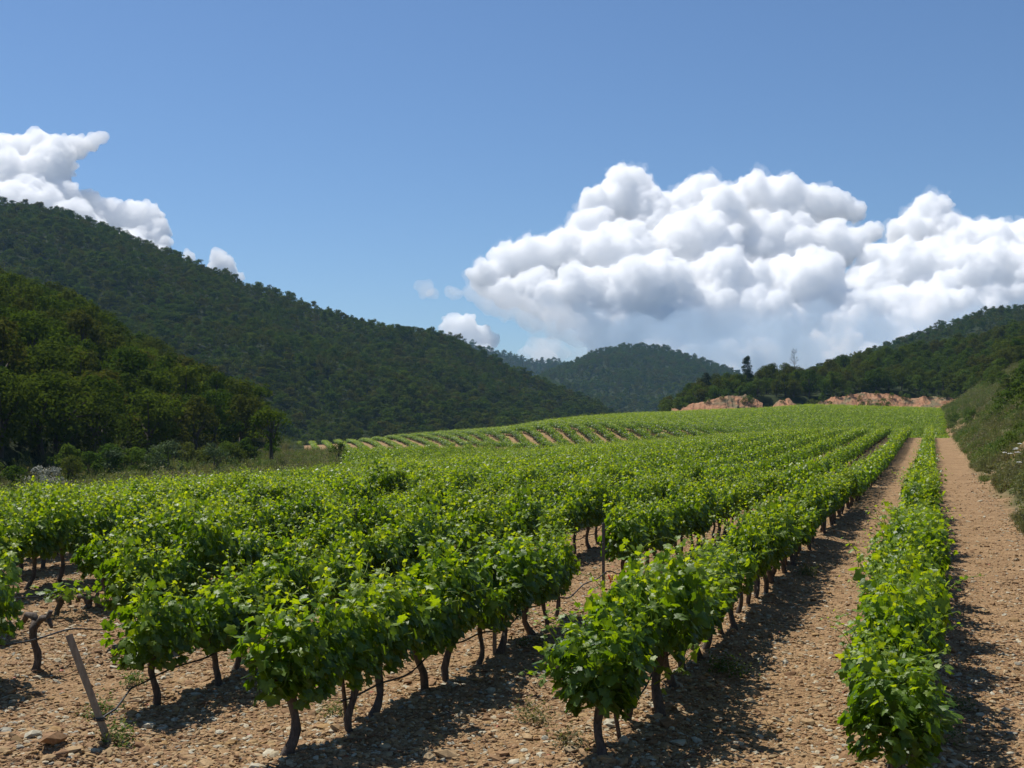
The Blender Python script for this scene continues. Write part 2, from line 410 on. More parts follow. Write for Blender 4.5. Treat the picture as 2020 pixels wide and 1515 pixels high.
hill_left = loft('hill', 'long wooded hill falling from upper left to the centre', 
    [(-420, 395, 640), (-150, 392, 640), (0, 403, 650), (100, 420, 650), (200, 453, 655), (330, 503, 660), (450, 553, 660), (560, 593, 665), (700, 638, 670), (850, 667, 680), (900, 680, 685), (1000, 727, 690), (1100, 772, 690), (1190, 815, 690), (1260, 850, 690)],
    [(-420, -3, 360), (400, -4, 385), (800, -5, 420), (1260, -6, 520)], M['forest_floor'], bulge=0.05, rough=(14, 0.012))
hill_back = loft('hill', 'distant blue-green ridge behind the gap between hills',
    [(700, 672, 2050), (800, 668, 2050), (870, 668, 2050), (940, 686, 2050), (1000, 702, 2050), (1060, 720, 2050), (1090, 713, 2050), (1130, 723, 2050), (1280, 760, 2050)],
    [(700, -6, 1600), (1280, -6, 1600)], M['forest_floor'], n_s=50, rough=(14, 0.01))
hill_mid = loft('hill', 'rounded dome-shaped wooded hill in the centre distance',
    [(960, 790, 1480), (1040, 757, 1480), (1080, 738, 1480), (1130, 720, 1480), (1180, 698, 1500), (1250, 686, 1500), (1310, 692, 1500), (1380, 713, 1500), (1455, 743, 1480), (1540, 768, 1480), (1700, 800, 1480)],
    [(960, -6, 1000), (1700, -4, 1000)], M['forest_floor'], n_s=70, bulge=0.08, rough=(12, 0.012))
hill_right = loft('hill', 'far wooded ridge climbing to the right edge',
    [(1500, 790, 780), (1600, 738, 780), (1680, 712, 780), (1750, 690, 790), (1850, 652, 790), (1930, 622, 800), (2020, 611, 800), (2150, 600, 800), (2400, 590, 800)],
    [(1500, 0, 480), (2400, 10, 470)], M['forest_floor'], n_s=70, bulge=0.05, rough=(10, 0.012))
slope_right = loft('hillside', 'scrubby near slope on the right above the red cuts',
    [(1310, 822, 345), (1350, 806, 352), (1380, 786, 360), (1470, 768, 372), (1560, 760, 385), (1650, 738, 400), (1760, 716, 410), (1850, 700, 420), (2020, 664, 430), (2200, 630, 430), (2400, 610, 430)],
    [(1310, 4.2, 312), (1400, 9.0, 318), (1500, 10.0, 321), (1600, 10.0, 322), (1700, 11.3, 322), (1800, 11.3, 322), (1880, 10.0, 320), (2020, 12, 250), (2400, 16, 200)], M['forest_floor'], n_s=80, n_t=24, rough=(2.0, 0.05), bulge=0.04)
spur = loft('hillside', 'steep dark wooded spur at the left edge',
    [(-420, 500, 250), (-150, 540, 245), (0, 590, 240), (60, 612, 238), (140, 642, 234), (220, 694, 228), (300, 742, 220), (400, 797, 208), (480, 840, 195), (560, 866, 175), (600, 885, 165)],
    [(-420, -1.2, 70), (0, -1.2, 78), (200, -1.2, 98), (400, -1.2, 122), (600, -1.3, 148)], M['forest_floor'], n_s=80, n_t=40, rough=(3, 0.05), bulge=0.06)

def red_cut(label, cols, depth=8.0):
    """cols: px, y top, y foot, Y foot"""
    c = np.array(cols, float); s = np.linspace(c[0, 0], c[-1, 0], 150); n_t = 20
    Yf = np.interp(s, c[:, 0], c[:, 3]); Xf, Zf = px_xz(s, np.interp(s, c[:, 0], c[:, 2]), Yf)
    _, Zt = px_xz(s, np.interp(s, c[:, 0], c[:, 1]), Yf + depth)
    t = np.linspace(0, 1, n_t); T, S = np.meshgrid(t, np.arange(150), indexing='ij')
    top = (Zt - Zf + 1.2)[S]
    Z = Zf[S] - 1.2 + top * (T ** .9)
    X = Xf[S] * (1 + T * depth / 320); Y = Yf[S] + T * depth
    gully = np.abs(fbm(X * 0.7, T * .9 + 3, 3))                       # rills running down the slope
    Y = Y + 1.5 * gully * np.sin(T * math.pi) + .35 * fbm(X * 2.2, Z * 2.2, 3)
    Z = Z - .5 * gully * T + 0.5 * fbm(X * 0.9 + 4, Y * .5, 3) * T
    ii = np.arange(T.size).reshape(T.shape)
    f = np.stack([ii[:-1, :-1], ii[:-1, 1:], ii[1:, 1:], ii[1:, :-1]], -1).reshape(-1, 4)
    v = np.stack([X, Y, Z], -1).reshape(-1, 3)
    tag(link('earth_bank', mesh_np('earth_bank', v, f, M['red_earth'], False)), label, 'bank', kind='structure')
    terrain_add(v, f)
red_cut('bare reddish earth bank left of the gap behind the upper vines', [(1325, 806, 812, 306), (1370, 796, 814, 306), (1420, 783, 814, 306), (1470, 778, 812, 307), (1505, 793, 808, 308)])
red_cut('small orange earth slope in the gap between the scrub', [(1522, 800, 806, 309), (1538, 788, 806, 310), (1556, 786, 806, 310), (1574, 800, 806, 309)])
red_cut('long bare reddish cut at the top of the vineyard', [(1600, 800, 804, 308), (1640, 783, 803, 308), (1700, 773, 803, 308), (1760, 776, 803, 307), (1800, 785, 805, 306), (1850, 780, 808, 304), (1900, 786, 812, 300)])

TVa = np.concatenate(TV); TFa = np.concatenate(TF)
bvh = BVHTree.FromPolygons([Vector(p) for p in TVa.tolist()], TFa.tolist())
def drop(x, y):
    h = bvh.ray_cast(Vector((x, y, 900)), Vector((0, 0, -1)))
    return h[0].z if h[0] is not None else 0.0

# ------------------------------------------------------------------ leaf sets
def frames(n, t, r):
    """unit normal n and rough tip direction t -> orthonormal frames (x, y=tip, z=normal)"""
    n = n / (np.linalg.norm(n, axis=1)[:, None] + 1e-9)
    t = t - (t * n).sum(1)[:, None] * n
    t = t / (np.linalg.norm(t, axis=1)[:, None] + 1e-9)
    return np.cross(t, n), t, n

VL = np.array([[0, .30], [0, 0], [.17, -.20], [.40, -.14], [.36, .08], [.55, .33], [.30, .42], [.19, .66], [0, .84],
               [-.19, .66], [-.30, .42], [-.55, .33], [-.36, .08], [-.40, -.14], [-.17, -.20]])
VLF = np.array([[0, i, i + 1] for i in range(1, 14)] + [[0, 14, 1]])
def place_leaves(buf, pos, nrm, tip, size, tint, r, shape=VL, tri=VLF, curl=0.22):
    n = len(pos)
    x, y, z = frames(nrm, tip, r)
    k = curl * (0.4 + 1.1 * r.random(n)); d = 0.25 * r.random(n)
    lx = shape[:, 0][None]; ly = shape[:, 1][None]
    asym = 1 + 0.18 * (r.random(n)[:, None] - 0.5) * np.sign(lx)
    lz = -k[:, None] * np.abs(lx) * 1.3 - d[:, None] * np.clip(ly, 0, 1) ** 2 + 0.10 * (r.random((n, shape.shape[0])) - 0.5)
    P = pos[:, None] + size[:, None, None] * ((lx * asym)[..., None] * x[:, None] + ly[..., None] * y[:, None] + lz[..., None] * z[:, None])
    m = shape.shape[0]
    f = (np.arange(n)[:, None, None] * m + tri[None]).reshape(-1, 3)
    tt = np.repeat(tint, m).reshape(n, m) + 0.07 * (r.random((n, m)) - .5)
    tt[:, 0] += 0.10
    buf.add(P.reshape(-1, 3), f, None, np.clip(tt, 0, 1).ravel())

QL = np.array([[-.5, 0], [.5, 0.15], [.35, 0.9], [-.4, .8]]); QF = np.array([[0, 1, 2], [0, 2, 3]])
SL = np.array([[0, 0], [.38, .32], [.22, .8], [-.05, 1.0], [-.36, .6], [-.32, .2]]); SF = np.array([[0, 1, 2], [0, 2, 3], [0, 3, 4], [0, 4, 5]])

def vine_canopy(r, lod, width=0.40, length=0.5, zlo=0.46, ztop=1.30, lush=1.0, nshoot=None):
    """leaves along upright shoots; local y is the row direction"""
    b = Buf(); pos = []; nrm = []; tip = []; size = []; tint = []
    ns = nshoot or int((27 if lod == 0 else 16) * lush)
    for i in range(ns):
        y0 = (i + 0.5) / ns * 2 * length - length + r.normal(0, .04); x0 = r.normal(0, .06)
        side = r.normal(0, 1)
        L = (ztop - zlo) * r.uniform(0.55, 1.08)
        if r.random() < 0.14: L *= 1.3
        n = int(L / (0.033 if lod == 0 else 0.075))
        s = np.linspace(0, 1, n)
        bx = x0 + np.clip(side, -1.5, 1.5) * width * 0.62 * np.sin(s * 1.9) + 0.03 * np.sin(s * 9 + i)
        by = y0 + r.normal(0, .14) * s
        bz = zlo + L * s * (1 - 0.12 * abs(side) * s)
        if lod == 0:
            P = np.stack([bx, by, bz], 1)
            tube(b, P[::3], np.linspace(.006, .0022, len(P[::3])), 4, False, t=0.62)
        ang = r.uniform(0, 6.28) + np.arange(n) * 2.6
        out = np.stack([np.cos(ang), np.sin(ang) * 0.8, np.zeros(n)], 1)
        out[:, 0] += np.sign(bx) * 0.7
        out /= np.linalg.norm(out, axis=1)[:, None] + 1e-6
        pet = r.uniform(.03, .11, n)
        p = np.stack([bx, by, bz], 1) + out * pet[:, None] + np.array([0, 0, .02])
        nn = out * r.uniform(.25, 1.1, n)[:, None] + np.array([0, 0, 1.0]) * r.uniform(.15, 1.1, n)[:, None] + r.normal(0, .38, (n, 3))
        tp = out * 0.7 + np.array([0, 0, -.75]) + r.normal(0, .35, (n, 3))
        young = np.clip((s - 0.72) / 0.28, 0, 1)
        nn = nn + young[:, None] * r.normal(0, .5, (n, 3)); tp[:, 2] += young * 1.3
        pos.append(p); nrm.append(nn); tip.append(tp)
        size.append((0.110 - 0.06 * young) * r.uniform(.6, 1.3, n) * (1.0 if lod == 0 else 1.5))
        tint.append(np.clip(0.30 + 0.24 * s + 0.32 * young + r.normal(0, .11, n), 0, 1))
    for i in range(int((9 if lod == 0 else 4) * lush)):             # stray young shoots above and beside the canopy
        y0 = r.uniform(-length, length); x0 = r.normal(0, width * .6); z0 = zlo + (ztop - zlo) * r.uniform(.6, .95)
        L = r.uniform(.22, .48); d = np.array([np.sign(x0) * r.uniform(0, .8), r.normal(0, .45), 1.0]); d /= np.linalg.norm(d)
        n = int(L / (.036 if lod == 0 else .08)); s = np.linspace(0, 1, n)
        P = np.array([x0, y0, z0]) + d * (L * s)[:, None] + np.array([np.sign(x0) * .12, 0, -.10]) * (s ** 2)[:, None]
        if lod == 0: tube(b, P[::2], np.linspace(.005, .002, len(P[::2])), 4, False, t=0.85)
        a = np.arange(n) * 2.7 + r.uniform(0, 6); out = np.stack([np.cos(a), np.sin(a), .25 + 0 * a], 1)
        pos.append(P + out * r.uniform(.02, .07, n)[:, None]); nrm.append(out * .5 + np.array([0, 0, .8]) + r.normal(0, .4, (n, 3))); tip.append(out + r.normal(0, .3, (n, 3)))
        size.append((.085 - .055 * s) * r.uniform(.7, 1.15, n) * (1.0 if lod == 0 else 1.5)); tint.append(np.clip(.50 + .32 * s + r.normal(0, .09, n), 0, 1))
    # hanging skirt and outer shell
    n = int((270 if lod == 0 else 70) * lush)
    y = r.uniform(-length, length, n); z = zlo - 0.07 + (ztop - zlo) * r.random(n) ** 1.25 * 0.85
    hw = width * np.sin(np.clip((z - zlo + .28) / (ztop - zlo + .30), 0, 1) * 2.55 + 0.15) * r.uniform(.75, 1.12, n)
    sg = np.where(r.random(n) < .5, -1, 1)
    y = y * np.clip((z - zlo + .42) / .5, .45, 1)
    pos.append(np.stack([sg * hw, y, z], 1))
    nrm.append(np.stack([sg * r.uniform(.4, 1.2, n), r.normal(0, .45, n), r.uniform(.0, .9, n)], 1))
    tip.append(np.stack([sg * .3, r.normal(0, .4, n), -1 + r.normal(0, .3, n)], 1))
    size.append(r.uniform(.065, .128, n) * (1.0 if lod == 0 else 1.5)); tint.append(np.clip(r.normal(.30, .12, n), 0, 1))
    pos = np.concatenate(pos); nrm = np.concatenate(nrm); tip = np.concatenate(tip); size = np.concatenate(size); tint = np.concatenate(tint)
    if lod: tint = np.clip(tint - .07, 0, 1)
    if lod == 0: place_leaves(b, pos, nrm, tip, size, tint, r)
    else: place_leaves(b, pos, nrm, tip, size, tint, r, SL, SF)
    # tendrils and bare shoot tips
    if lod == 0:
        for i in range(6):
            p0 = np.array([r.normal(0, .15), r.uniform(-length, length), ztop - r.uniform(.02, .2)])
            d = np.array([r.normal(0, .6), r.normal(0, .6), 1.0]); L = r.uniform(.10, .24); q = np.linspace(0, 1, 6)[:, None]
            w = np.stack([np.sin(q[:, 0] * 5 + i) * .03, np.cos(q[:, 0] * 4) * .03, -q[:, 0] ** 3 * .06], 1)
            tube(b, p0 + d * L * q + w, np.linspace(.0028, .0012, 6), 3, False, t=0.95)
    return b

def vine_trunk(r, lean=None, h=0.58, arms=True, thick=1.12):
    b = Buf(); n = 8; q = np.linspace(0, 1, n)
    lx, ly = (r.normal(0, .05), r.normal(0, .10)) if lean is None else lean
    px_ = lx * (1 - q) ** 1.4 + .026 * np.sin(q * 7 + r.uniform(0, 6)); py_ = ly * (1 - q) ** 1.6 + .03 * np.sin(q * 6 + r.uniform(0, 6))
    pz = -0.08 + (h + .08) * q
    rad = thick * (0.026 + .016 * (1 - q) ** 3 + .012 * q ** 4) * r.uniform(.9, 1.15)
    tube(b, np.stack([px_, py_, pz], 1), rad, 9, True, .24, t=0.0, r=r)
    if arms:
        for sgn in (-1, 1):
            L = r.uniform(.16, .3); q2 = np.linspace(0, 1, 5)
            ap = np.stack([px_[-1] + r.normal(0, .05) * q2, py_[-1] + sgn * L * q2, h - .02 + .12 * q2 ** .8], 1)
            tube(b, ap, thick * np.linspace(.026, .014, 5), 6, True, .2, t=0.0, r=r)
    return b

NVAR = 10
vine_can = []; vine_trk = []; vine_far = []; vine_mid = []
for k in range(NVAR):
    r = np.random.default_rng(100 + k)
    vine_can.append(vine_canopy(r, 0, width=r.uniform(.22, .31), ztop=r.uniform(1.10, 1.42), length=r.uniform(.38, .45), zlo=r.uniform(.53, .61), lush=r.uniform(.72, 1.08)).mesh('vine_foliage', M['vine_leaf']))
    vine_trk.append(vine_trunk(r).mesh('vine_trunk', M['vine_bark']))
for k in range(6):
    r = np.random.default_rng(200 + k)
    b = vine_canopy(r, 1, width=r.uniform(.24, .32), zlo=.54, ztop=r.uniform(1.16, 1.36), lush=r.uniform(.8, 1.1))
    me = b.mesh('vine_far', M['vine_leaf'])
    tb = vine_trunk(r, arms=False).mesh('vine_far_trunk', M['vine_bark'])
    vine_mid.append((me, tb))

# ------------------------------------------------------------------ scatter through geometry nodes (for what is past counting)
def scatter_group(coll):
    g = bpy.data.node_groups.new('scatter', 'GeometryNodeTree')
    g.interface.new_socket('Geometry', in_out='INPUT', socket_type='NodeSocketGeometry')
    g.interface.new_socket('Geometry', in_out='OUTPUT', socket_type='NodeSocketGeometry')
    ni = g.nodes.new('NodeGroupInput'); no = g.nodes.new('NodeGroupOutput')
    iop = g.nodes.new('GeometryNodeInstanceOnPoints')
    ci = g.nodes.new('GeometryNodeCollectionInfo'); ci.inputs['Collection'].default_value = coll
    ci.inputs['Separate Children'].default_value = True; ci.inputs['Reset Children'].default_value = True
    def attr(name, typ):
        n = g.nodes.new('GeometryNodeInputNamedAttribute'); n.data_type = typ; n.inputs['Name'].default_value = name
        return n.outputs['Attribute']
    L = g.links.new
    L(ni.outputs[0], iop.inputs['Points']); L(ci.outputs[0], iop.inputs['Instance'])
    iop.inputs['Pick Instance'].default_value = True
    L(attr('idx', 'INT'), iop.inputs['Instance Index'])
    e2r = g.nodes.new('FunctionNodeEulerToRotation'); L(attr('rot', 'FLOAT_VECTOR'), e2r.inputs[0])
    L(e2r.outputs[0], iop.inputs['Rotation']); L(attr('scl', 'FLOAT_VECTOR'), iop.inputs['Scale'])
    L(iop.outputs[0], no.inputs[0])
    return g

def proto_coll(name, meshes):
    c = bpy.data.collections.new(name)
    for i, m in enumerate(meshes):
        ms = m if isinstance(m, tuple) else (m,)
        if len(ms) == 1:
            o = bpy.data.objects.new(name + '_%02d' % i, ms[0])
        else:                                             # join foliage and trunk into one mesh
            bm = bmesh.new(); me = bpy.data.meshes.new(name + '_%02d' % i)
            lay = None
            for j, q in enumerate(ms):
                n0 = len(bm.faces); bm.from_mesh(q); bm.faces.ensure_lookup_table()
                for fc in bm.faces[n0:]: fc.material_index = j
                me.materials.append(q.materials[0])
            bm.to_mesh(me); bm.free()
            o = bpy.data.objects.new(name + '_%02d' % i, me)
        c.objects.link(o)
    return c, len(meshes)

def scatter(name, pts, rz, scl, coll, label, cat, tilt=None, seed=0):
    c, n = coll; pts = np.asarray(pts, np.float32); r = np.random.default_rng(seed)
    me = bpy.data.meshes.new(name); me.vertices.add(len(pts)); me.vertices.foreach_set('co', pts.ravel())
    rot = np.zeros((len(pts), 3), np.float32); rot[:, 2] = rz
    if tilt is not None: rot[:, :2] = r.normal(0, tilt, (len(pts), 2))
    scl = np.asarray(scl, np.float32)
    if scl.ndim == 1: scl = np.repeat(scl[:, None], 3, 1)
    a = me.attributes.new('rot', 'FLOAT_VECTOR', 'POINT'); a.data.foreach_set('vector', rot.ravel())
    a = me.attributes.new('scl', 'FLOAT_VECTOR', 'POINT'); a.data.foreach_set('vector', np.ascontiguousarray(scl).ravel())
    a = me.attributes.new('idx', 'INT', 'POINT'); a.data.foreach_set('value', r.integers(0, n, len(pts)).astype(np.int32))
    o = link(name, me); md = o.modifiers.new('scatter', 'NODES'); md.node_group = scatter_group(c)
    return tag(o, label, cat, kind='stuff')

# ------------------------------------------------------------------ the vines
ORD = ['first', 'second', 'third', 'fourth', 'fifth', 'sixth', 'seventh', 'eighth', 'ninth', 'tenth', 'eleventh', 'twelfth', 'thirteenth', 'fourteenth', 'fifteenth', 'sixteenth',
       'seventeenth', 'eighteenth', 'nineteenth', 'twentieth'] + ['twenty-' + w for w in ('first', 'second', 'third', 'fourth', 'fifth', 'sixth', 'seventh', 'eighth', 'ninth')] + ['thirtieth'] + \
      ['thirty-' + w for w in ('first', 'second', 'third', 'fourth', 'fifth', 'sixth', 'seventh', 'eighth', 'ninth')] + ['fortieth'] + ['forty-' + w for w in ('first', 'second', 'third', 'fourth', 'fifth', 'sixth', 'seventh', 'eighth', 'ninth')] + ['fiftieth']
DV = 0.82                                                       # vine to vine along a row
row_start = {1: 9.25, 2: None, 3: None, 4: None}
def start_u(n):
    if n == 1: return 8.7
    if n == 2: X, Y = row_at_px(2, 1185)
    elif n == 3: X, Y = row_at_px(3, 585)
    elif n == 4: X, Y = row_at_px(4, 312)
    elif n == 5: X, Y = row_at_px(5, 72)
    else: return uv(*row_at_px(5, 72))[0] + (n - 5) * 0.35 - 3.0
    return uv(X, Y)[0]
def gap(n, u):
    """stretches of row without a standing vine"""
    def U_(px): return uv(*row_at_px(n, px))[0]
    if n == 3: return U_(1122) < u < U_(1212)
    if n == 5: return U_(30) < u < U_(225)
    if n == 6: return U_(30) < u < U_(200)
    return False
cand = []; rest = []
for n in range(1, 19):
    u = start_u(n); k = 0
    r = np.random.default_rng(900 + n)
    if n == 5: u -= 2 * DV
    uend = 140.5 if n > 1 else 140.5
    while u < uend:
        uu = u + r.normal(0, .05)
        v = row_v(n) + r.normal(0, .035)
        u += DV * r.uniform(.94, 1.06)
        if gap(n, uu): continue
        if n > 1 and uu > 22 and r.random() < 0.012: continue      # the odd missing vine
        X, Y = xy(uu, v)
        px = 1010 + F * X / Y if Y > 1 else -9999
        k += 1
        if not (-330 < px < 2350): continue
        rest.append((Y, n, k, X, Y, -60 < px < 2080, px)) if True else None
rest.sort()
sel = [c for c in rest if c[5]][:300]
selset = set((c[1], c[2]) for c in sel)
far = [c for c in rest if (c[1], c[2]) not in selset]
ROWN = {1: 'rightmost row, alone between the two gravel tracks', 2: 'row left of the sunlit gravel track'}
first_in_row = {}
for c in sorted(sel, key=lambda c: (c[1], c[2])): first_in_row.setdefault(c[1], c[2])
NEAR = {(2, 1): 'bushy grapevine with a long trailing shoot, nearest in the second row', (3, 1): 'tall grapevine on a thick leaning trunk ending the third row',
        (4, 1): 'round bushy grapevine ending the row next to the leaning wooden post', (1, 1): 'nearest grapevine of the rightmost row, cut by the bottom edge'}
def vine_label(n, k):
    j = k - first_in_row[n]
    if (n, j + 1) in NEAR: return NEAR[(n, j + 1)]
    if j >= len(ORD): return 'leafy grapevine well back in the %s row from the right' % ORD[n - 1]
    if n == 1: return '%s grapevine from the near end of the rightmost single row' % ORD[j]
    return '%s grapevine from the near end of the %s row from the right' % (ORD[j], ORD[n - 1])
near_vines = {}
for (Y0, n, k, X, Y, _, px) in sel:
    r = np.random.default_rng(n * 1000 + k)
    z = drop(X, Y)
    flip = math.pi if r.random() < .5 else 0
    s = r.uniform(.90, 1.08)
    e = empty('grapevine', (X, Y, z), -A_ROW + flip + r.normal(0, .10), (s * r.uniform(.80, 1.12), s, s * r.uniform(.84, 1.12)))
    tag(e, vine_label(n, k), 'grapevine', 'grapevines planted in rows')
    i = int(r.integers(NVAR)); j = int(r.integers(NVAR))
    link('trunk', vine_trk[j], e)
    tag(link('foliage', vine_can[i], e), kind='stuff')
    near_vines[(n, k - first_in_row[n] + 1)] = e

# rest of the lower field and the field extension behind it (rows 19 and on)
vc_mid = proto_coll('vine_far', vine_mid)
pts = [(X, Y, float(ground_z(X, Y))) for (_, n, k, X, Y, _, _) in far]
r = np.random.default_rng(3)
for n in range(19, 60):
    v = row_v(n)
    for u in np.arange(60, 175, DV):
        X, Y = xy(u, v + r.normal(0, .04))
        if Y > 136 or X < -.14 * Y or v < 42 or v > 75: continue
        if u > 140: continue
        pts.append((X, Y, float(ground_z(X, Y))))
pts = np.array(pts)
scatter('far_grapevines', pts, -A_ROW + rng.integers(0, 2, len(pts)) * math.pi + rng.normal(0, .08, len(pts)),
        np.stack([rng.uniform(.92, 1.08, len(pts)), np.full(len(pts), 1.05), rng.uniform(.88, 1.08, len(pts))], 1), vc_mid, 'vines of the lower vineyard receding towards the crest', 'vineyard', seed=1)

# upper vineyard: its rows run the other way
AB = math.atan((590 - 1010) / F); sb, cb = math.sin(AB), math.cos(AB)
pts = []
r = np.random.default_rng(4)
for q in np.arange(-110, 190, 2.2):
    for p in np.arange(100, 345, 0.95):
        X = p * sb + q * cb; Y = p * cb - q * sb
        u, v = uv(X, Y)
        if u < 150 and v < 44: continue
        if Y > 318 or v < -1.9 or Y > 202 + 98 * float(smooth((X / Y - .02) / .12)) + 14: continue
        lim = 155 if X < 6 else 142
        if Y < lim: continue
        if X < -0.212 * Y + 2: continue
        if X > 40 and Y > 306: continue
        if r.random() < 0.03: continue
        pts.append((X + r.normal(0, .04), Y, 0))
pts = np.array(pts); pts[:, 2] = ground_z(pts[:, 0], pts[:, 1])
scatter('upper_grapevines', pts, -AB + rng.integers(0, 2, len(pts)) * math.pi, np.stack([rng.uniform(.85, 1.1, len(pts)) * np.interp(pts[:, 0] / pts[:, 1], [-.09, -.04, .02], [1.05, 1.2, 1.6]), np.full(len(pts), 1.2), rng.uniform(.85, 1.0, len(pts)) * np.interp(pts[:, 0] / pts[:, 1], [-.09, -.03, .03], [.66, .8, 1.05])], 1),
        vc_mid, 'rows of vines curving over the upper field', 'vineyard', seed=2)

# ------------------------------------------------------------------ near-end details
def leaf_mesh(r):
    b = Buf(); place_leaves(b, np.zeros((1, 3)), np.array([[0, 0, 1.]]), np.array([[0, 1., 0]]), np.array([1.0]), np.array([0.55 + r.normal(0, .12)]), r, curl=.35)
    return b.mesh('vine_leaf', M['vine_leaf'])
leafs = [leaf_mesh(np.random.default_rng(700 + i)) for i in range(5)]
def trailing_shoot(vine, pts, n, seed, smin=.06, smax=.14):
    """a long cane with separate leaves, given in world coordinates, parented to its vine"""
    r = np.random.default_rng(seed); pts = np.array(pts, float)
    s = np.linspace(0, 1, 14); k = np.linspace(0, 1, len(pts))
    P = np.stack([np.interp(s, k, pts[:, i]) for i in range(3)], 1)
    P[1:-1] = .25 * P[:-2] + .5 * P[1:-1] + .25 * P[2:]
    inv = vine_matrix(vine).inverted()
    Pl = np.array([inv @ Vector(p) for p in P])
    b = Buf(); tube(b, Pl, np.linspace(.007, .002, len(Pl)), 5, True, t=.7)
    st = link('shoot', b.mesh('shoot', M['vine_leaf']), vine)
    for i in range(n):
        q = (i + .5) / n; p = np.array([np.interp(q, s, Pl[:, a]) for a in range(3)])
        a = i * 2.5 + r.normal(0, .3); off = np.array([math.cos(a), math.sin(a), .35 + r.normal(0, .4)]) * r.uniform(.03, .09)
        lf = link('leaf', leafs[int(r.integers(5))], st, p + off)
        lf.rotation_euler = (r.normal(-.5, .5), r.normal(0, .5), a - 1.57 + r.normal(0, .5))
        lf.scale = (r.uniform(smin, smax) * (1 - .45 * q),) * 3
    return st
def vine_matrix(e):
    return Matrix.LocRotScale(e.location, e.rotation_euler, e.scale)

def at(px, py, Y):
    X, Z = px_xz(px, py, Y); return (X, Y, Z)
if (2, 1) in near_vines:
    y0 = near_vines[(2, 1)].location.y
    trailing_shoot(near_vines[(2, 1)], [at(1180, 1355, y0), at(1120, 1350, y0 - .1), at(1080, 1335, y0 - .1), at(1035, 1320, y0 - .15)], 20, 1)
    trailing_shoot(near_vines[(2, 1)], [at(1190, 1320, y0), at(1150, 1310, y0 - .1), at(1135, 1280, y0 - .1), at(1128, 1255, y0 - .1)], 9, 2, .05, .10)
if (2, 2) in near_vines:
    y0 = near_vines[(2, 2)].location.y
    trailing_shoot(near_vines[(2, 2)], [at(1290, 1350, y0), at(1340, 1320, y0 - .1), at(1362, 1290, y0 - .1), at(1388, 1268, y0 - .1)], 14, 3)
if (3, 1) in near_vines:
    y0 = near_vines[(3, 1)].location.y
    trailing_shoot(near_vines[(3, 1)], [at(630, 1300, y0), at(610, 1240, y0 - .1), at(592, 1210, y0 - .1), at(588, 1190, y0 - .1)], 12, 4)
    trailing_shoot(near_vines[(3, 1)], [at(690, 1200, y0), at(720, 1160, y0), at(735, 1140, y0), at(760, 1125, y0)], 9, 5, .05, .1)
if (1, 1) in near_vines:
    y0 = near_vines[(1, 1)].location.y
    for q, (a, b_) in enumerate((((1740, 1340), (1680, 1330)), ((1800, 1330), (1868, 1310)))):
        trailing_shoot(near_vines[(1, 1)], [at(*a, y0), at((a[0] + b_[0]) / 2, (a[1] + b_[1]) / 2 + 10, y0), at(*b_, y0)], 8, 6 + q)

# bare old stump (row 5), low sprouting stump (row 6)
def stump(px, n, label, h, sprout, seed):
    X, Y = row_at_px(n, px); z = drop(X, Y); r = np.random.default_rng(seed)
    e = empty('vine_stump', (X, Y, z), -A_ROW); tag(e, label, 'vine stump')
    b = vine_trunk(r, (0.05, -.10), h, False, 1.25)
    tube(b, [(0, 0, h - .03), (-.05, .02, h + .05), (-.16, .03, h + .06), (-.20, .03, h - .03)], [.04, .042, .036, .03], 7, True, .2, r=r)
    tube(b, [(0, 0, h - .03), (.08, .0, h + .04), (.17, -.02, h + .05), (.21, -.02, h + .13)], [.04, .04, .033, .024], 7, True, .2, r=r)
    tube(b, [(.17, -.02, h + .05), (.22, -.03, h - .03), (.23, -.03, h - .06)], [.028, .022, .014], 6, True, .2, r=r)
    link('trunk', b.mesh('stump_trunk', M['vine_bark']), e)
    if sprout:
        f = Buf(); m_ = 55
        p = np.stack([r.normal(0, .22, m_), r.normal(0, .30, m_), h + .05 + np.abs(r.normal(0, .09, m_))], 1)
        place_leaves(f, p, np.stack([p[:, 0], p[:, 1], np.full(m_, .6)], 1) + r.normal(0, .3, (m_, 3)), r.normal(0, 1, (m_, 3)), r.uniform(.08, .14, m_), np.clip(r.normal(.6, .15, m_), 0, 1), r)
        tag(link('foliage', f.mesh('sprout', M['vine_leaf']), e), kind='stuff')
    return e
stump(72, 5, 'bare leafless old vine stump left of the leaning post', .50, False, 31)
stump(116, 6, 'low vine stump with a flat spread of new leaves', .24, True, 32)
stump(172, 6, 'tiny dead stump between two gaps in the sixth row', .10, False, 33)

# leaning wooden post
def stake(name, base, top, rad, mat, label, cat, square=True, group=None):
    base = np.array(base); top = np.array(top)
    e = empty(name, base); tag(e, label, cat, group)
    b = Buf(); d = top - base; q = np.linspace(-0.15, 1, 7)[:, None]
    tube(b, d * q, [rad] * 7, 4 if square else 8, True, .04, r=rng)
    link('shaft', b.mesh(name, mat, False), e)
    return e
z0 = drop(*[-3.44, 10.1])
pbase = (-3.44, 10.1, z0); ptop = (-3.79, 10.12, z0 + .92)
wp = stake('wooden_post', pbase, ptop, .042, M['post_wood'], 'weathered leaning wooden post at the end of the fourth row', 'post')
b = Buf(); an = np.linspace(0, 6.283, 13)
for zz in (.20, .215):
    c_ = np.array([-.35 * zz / .92, 0, zz]); tube(b, c_ + np.stack([np.cos(an) * .046, np.sin(an) * .046, 0 * an], 1), [.006] * 13, 4, False)
link('tie', b.mesh('tie', M['hose']), wp)

